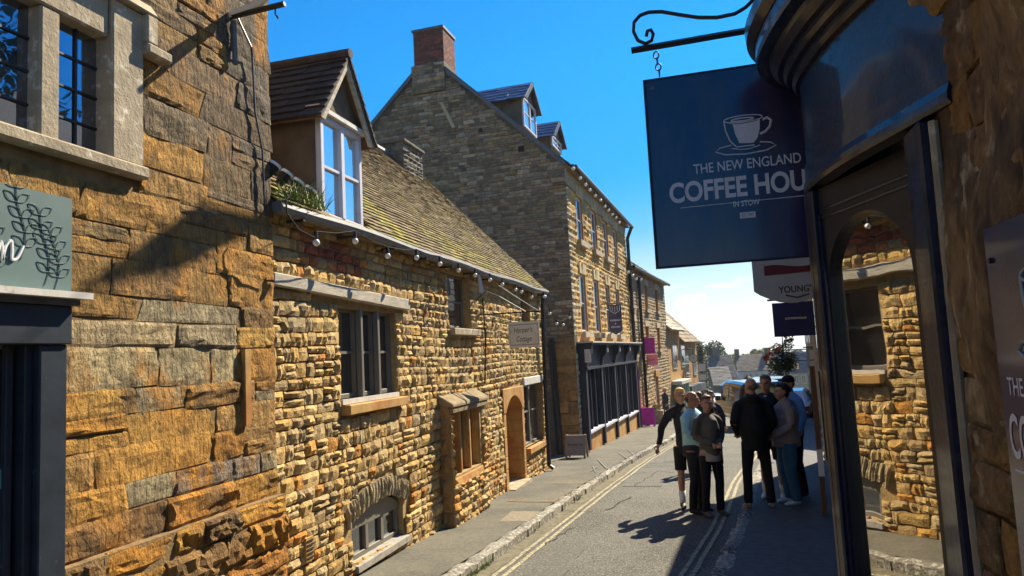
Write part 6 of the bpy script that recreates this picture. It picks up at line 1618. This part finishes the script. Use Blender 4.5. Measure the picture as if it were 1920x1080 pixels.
    if lower:
        s_ = MB(); s_.tube([V(0, 0, .80), V(0, 0, .87), V(0, 0, .97), V(0, 0, 1.0)], 0, 16, rs=[(.188,.142), (.192,.148), (.18,.138), (.172,.13)]); remeshed(s_, 'hem', cl_(*lower), t, vox*1.2)
    # legs wear
    c = MB(); c.tube([V(0, 0, .80), V(0, 0, .88), V(0, 0, 1.0)], 0, 14, rs=[(.155,.115), (.178,.128), (.16,.12)])
    for (kn, an), sg in zip(Lg, (-1, 1)):
        Hh = V(sg*hp, 0, .88); K_ = Vector(kn); N_ = Vector(an); lw = 1.28 if shorts == 'loose' or bottom[0] == 'blue_jeans' else 1.0
        if shorts: c.tube([Hh, Hh*.5+K_*.5, K_+(Hh-K_)*.12], 0, 12, rs=[.096, .092, .088])
        else: c.tube([Hh, Hh*.5+K_*.5, K_], 0, 12, rs=[.095*lw**.4, .082*lw, .066*lw]); c.tube([K_, K_*.5+N_*.5+Vector((0, .008, 0)), N_+Vector((0, 0, -.02))], 0, 12, rs=[.066*lw, .062*lw, .056*lw])
    for i, v in enumerate(c.v):
        n_ = noise.noise(Vector(v)*11+Vector((0, x*3, 0)))*.01; c.v[i] = (v[0]+n_*.7, v[1]+n_, v[2])
    for (kn, an), sg in zip(Lg, (-1, 1)):
        K_ = Vector(kn); N_ = Vector(an)
        if not shorts:
            for u in (.12, .78, .9): q_ = K_+(N_-K_)*u; c.tube([q_+Vector((0, 0, .02)), q_+Vector((.004, 0, -.02))], .066-.006*u, 10)
    remeshed(c, 'shorts' if shorts else 'trousers', cl_(*bottom), t, vox*1.2)
    for N_, sg in feet:
        s_ = MB(); s_.tube([N_+Vector((0, .055, -.045)), N_+Vector((0, .0, -.04)), N_+Vector((sg*.008, -.09, -.048)), N_+Vector((sg*.012, -.185, -.066))], 0, 10, rs=[(.036,.035), (.043,.045), (.045,.036), (.032,.018)])
        remeshed(s_, 'shoe', cl_('shoe_%d' % int(sum(shoe)*300), shoe, .6), t, .012)
        if socks: MB().tube([N_+Vector((0, 0, -.02)), N_+Vector((0, 0, .16))], 0, 10, rs=[.042, .052]).build('sock', cl_('white_sock', (.75,.75,.75)), t, smooth=True)
    # hair
    hm_ = cl_('hair_%d_%d' % (int(hair[0]*1000), int(hair[1]*1000)), hair, .6)
    hb = MB()
    if style in ('short', 'bun', 'long', 'curly'):
        hb.ball(HV(0, .028, .055), (.085,.092,.085), 14, 10); hb.ball(HV(0, -.045, .105), (.062,.045,.03), 10, 6)
        if style != 'short': hb.ball(HV(0, .05, .0), (.08,.07,.10), 12, 8)
        else: hb.ball(HV(0, .055, .01), (.07,.055,.07), 10, 8)
        if style == 'bun': hb.ball(HV(0, .11, .03), (.055,.05,.05), 10, 8)
        if style == 'long': hb.tube([HV(.03, .06, .0), HV(.07, .07, -.12), HV(.10, .02, -.26), HV(.11, -.04, -.36)], 0, 8, rs=[.06, .045, .04, .018])
        if style == 'curly': 
            for q in range(14): hb.ball(HV(rnd.uniform(-.08,.08), rnd.uniform(-.02,.1), rnd.uniform(-.06,.13)), rnd.uniform(.03,.045), 7, 5)
        remeshed(hb, 'hair', hm_, t, .010)
    elif style == 'bald':
        hb.ball(HV(0, .04, .012), (.082,.078,.062), 12, 8); remeshed(hb, 'hair', hm_, t, .010)
    elif style == 'cap':
        hb.ball(HV(0, .015, .06), (.09,.105,.078), 12, 8); hb.tube([HV(0, -.07, .065), HV(0, -.14, .055)], 0, 10, rs=[(.07,.016), (.055,.01)]); remeshed(hb, 'cap', cl_('black_cap', (.008,.008,.01)), t, .010)
        h2 = MB().ball(HV(0, .05, .0), (.07,.06,.06), 8, 6).build('hair', hm_, t, smooth=True)
    return t
def ft(px, py, y0=11):
    for _ in range(6): p = at_z(px, py, G(y0) - .0); y0 = p.y
    return p
def facing(deg): return R(deg)      # 0 faces the camera, positive turns towards the photo's right
p = ft(1299, 938); person('blond man in black jumper and shorts, arm hanging, leftmost of the group', p.x-.05, p.y, 1.76, R(12), SK, ('black_jumper', (.008,.008,.010)), ('black_shorts', (.008,.008,.009)), (.60,.40,.13), 'short',
    arms=[((-.33, .02, 1.17), (-.40, -.04, .93)), ((.26, .03, 1.16), (.24, -.08, .93))], legs=[((-.10, -.05, .50), (-.10, -.02, .09)), ((.12, .03, .5), (.14, .1, .09))], shorts=True, shoe=(.03,.035,.02), socks=True, collar=True, lean=-.2, z=G(p.y)-.1)
p = ft(1319, 948); person('close cropped man in pale blue top looking to the right', p.x-.06, p.y, 1.72, R(62), SK2, ('pale_blue_top', (.32,.58,.66)), ('black_trousers', (.008,.008,.012)), (.05,.03,.02), 'bald',
    arms=[((-.24, -.02, 1.16), (-.12, -.20, 1.10)), ((.24, .0, 1.16), (.1, -.2, 1.08))], turn=R(5), shoe=(.01,.01,.012), fat=1.1, lower=('navy_hem', (.012,.015,.03)), z=G(p.y)-.1)
p = ft(1345, 952); person('smiling woman with long brown hair in grey green jacket, hands together', p.x-.04, p.y-.05, 1.66, R(30), SK, ('olive_grey_jacket', (.08,.075,.065)), ('black_leggings', (.008,.008,.012)), (.10,.045,.02), 'long', 
    arms=[((-.22, .05, 1.16), (-.06, -.19, 1.06)), ((.22, .02, 1.16), (.05, -.2, 1.06))], lower=('grey_sweat_hem', (.30,.27,.25)), shoe=(.09,.07,.06), socks=True, female=True, turn=R(-18), wide=1.05, z=G(p.y)-.1)
p = ft(1417, 952); person('bald man in long black coat with his back to the camera', p.x+.06, p.y, 1.78, R(186), SK, ('black_coat', (.006,.006,.007)), ('black_trousers', (.008,.008,.012)), (.12,.10,.09), 'bald',
    arms=[((-.25, .03, 1.14), (-.2, -.16, .98)), ((.25, .03, 1.14), (.2, -.16, .98))], legs=[((-.13, .0, .50), (-.15, .02, .09)), ((.13, .0, .50), (.15, .02, .09))], coat=.10, wide=1.22, fat=1.35, collar='hood', shoe=(.25,.22,.18), turn=R(30))
p = ft(1459, 938); person('fair haired man in navy jacket and shorts facing the camera', p.x-.03, p.y+.2, 1.80, R(-12), SK, ('navy_jacket', (.012,.014,.025)), ('dark_shorts', (.012,.012,.018)), (.13,.09,.05), 'short',
    shirt=('white_shirt', (.5,.52,.62)), shorts='loose', socks=True, shoe=(.6,.6,.62), coat=.03, wide=1.08, turn=R(-8))
p = ft(1493, 945); person('dark haired woman in grey jacket and wide blue jeans seen from the side', p.x-.06, p.y, 1.68, R(-72), SK, ('grey_jacket', (.26,.215,.2)), ('blue_jeans', (.03,.10,.19)), (.012,.009,.01), 'bun',
    arms=[((-.22, -.02, 1.15), (-.14, -.26, 1.02)), ((.23, -.0, 1.15), (.12, -.24, 1.0))], coat=.05, wide=1.15, shoe=(.6,.62,.66), female=True, collar=True)
p = ft(1506, 935); person('man in black cap and light blue shirt at the right of the group', p.x-.04, p.y+.3, 1.78, R(-60), SK, ('light_blue_shirt', (.12,.27,.55)), ('black_trousers', (.008,.008,.012)), (.02,.015,.01), 'cap', shoe=(.02,.02,.02))
p = at_y(1311, 760, 15.5); person('distant person in dark coat walking behind the blond man', p.x, 15.5, 1.62, R(170), SK, ('dark_navy_coat', (.01,.012,.03)), style='curly', hair=(.06,.04,.03), coat=.1, vox=.014, z=G(15.5)-.1)
p = at_y(1334, 760, 16.2); person('distant woman in brown top walking up towards the group', p.x, 16.2, 1.62, R(5), SK, ('dark_navy_coat', (.01,.012,.03)), style='curly', hair=(.13,.08,.05), vox=.014, female=True, shirt=('brown_scarf', (.2,.09,.06)), z=G(16.2)-.1)
p = at_y(1250, 790, 34.5); person('distant blonde woman in navy coat walking on the sunny pavement', p.x, 34.5, 1.6, R(-60), SK, ('navy_long_coat', (.012,.02,.05)), ('dark_tights', (.03,.02,.03)), (.5,.36,.18), 'curly', coat=.25, vox=.016, female=True,
    legs=[((-.08, -.12, .5), (-.08, -.2, .09)), ((.08, .05, .5), (.08, .2, .12))])
# big tree behind the coffee house, out of the picture but seen in the panes
r_ = random.Random(21)
bl = [(r_.gauss(0, 1.9), r_.gauss(0, 2.0), 6.5 + r_.uniform(-2.4, 3.2), r_.uniform(.8, 1.5)) for _ in range(18)]
tree((8.5, 10.5, G(10)), 'tall leafy tree behind the right hand shops, mirrored in the leaded window', 9, bl, 5000, .2, [(.03,.06,.015), (.05,.08,.02), (.02,.04,.015)], 31, trunk=.3)

# ================================================================== HAZE
hz_ = MB().box(-1700, 3900, -40, 4300, -150, 36)
hv = bpy.data.materials.new('haze_air'); hv.use_nodes = True; n_ = hv.node_tree.nodes; n_.remove(n_['Principled BSDF'])
pv = n_.new('ShaderNodeVolumePrincipled'); pv.inputs['Density'].default_value = .00035; pv.inputs['Color'].default_value = (.85, .92, 1, 1); pv.inputs['Anisotropy'].default_value = .3
hv.node_tree.links.new(pv.outputs[0], n_['Material Output'].inputs['Volume'])
tag(hz_.build('haze', hv, None), kind='stuff')
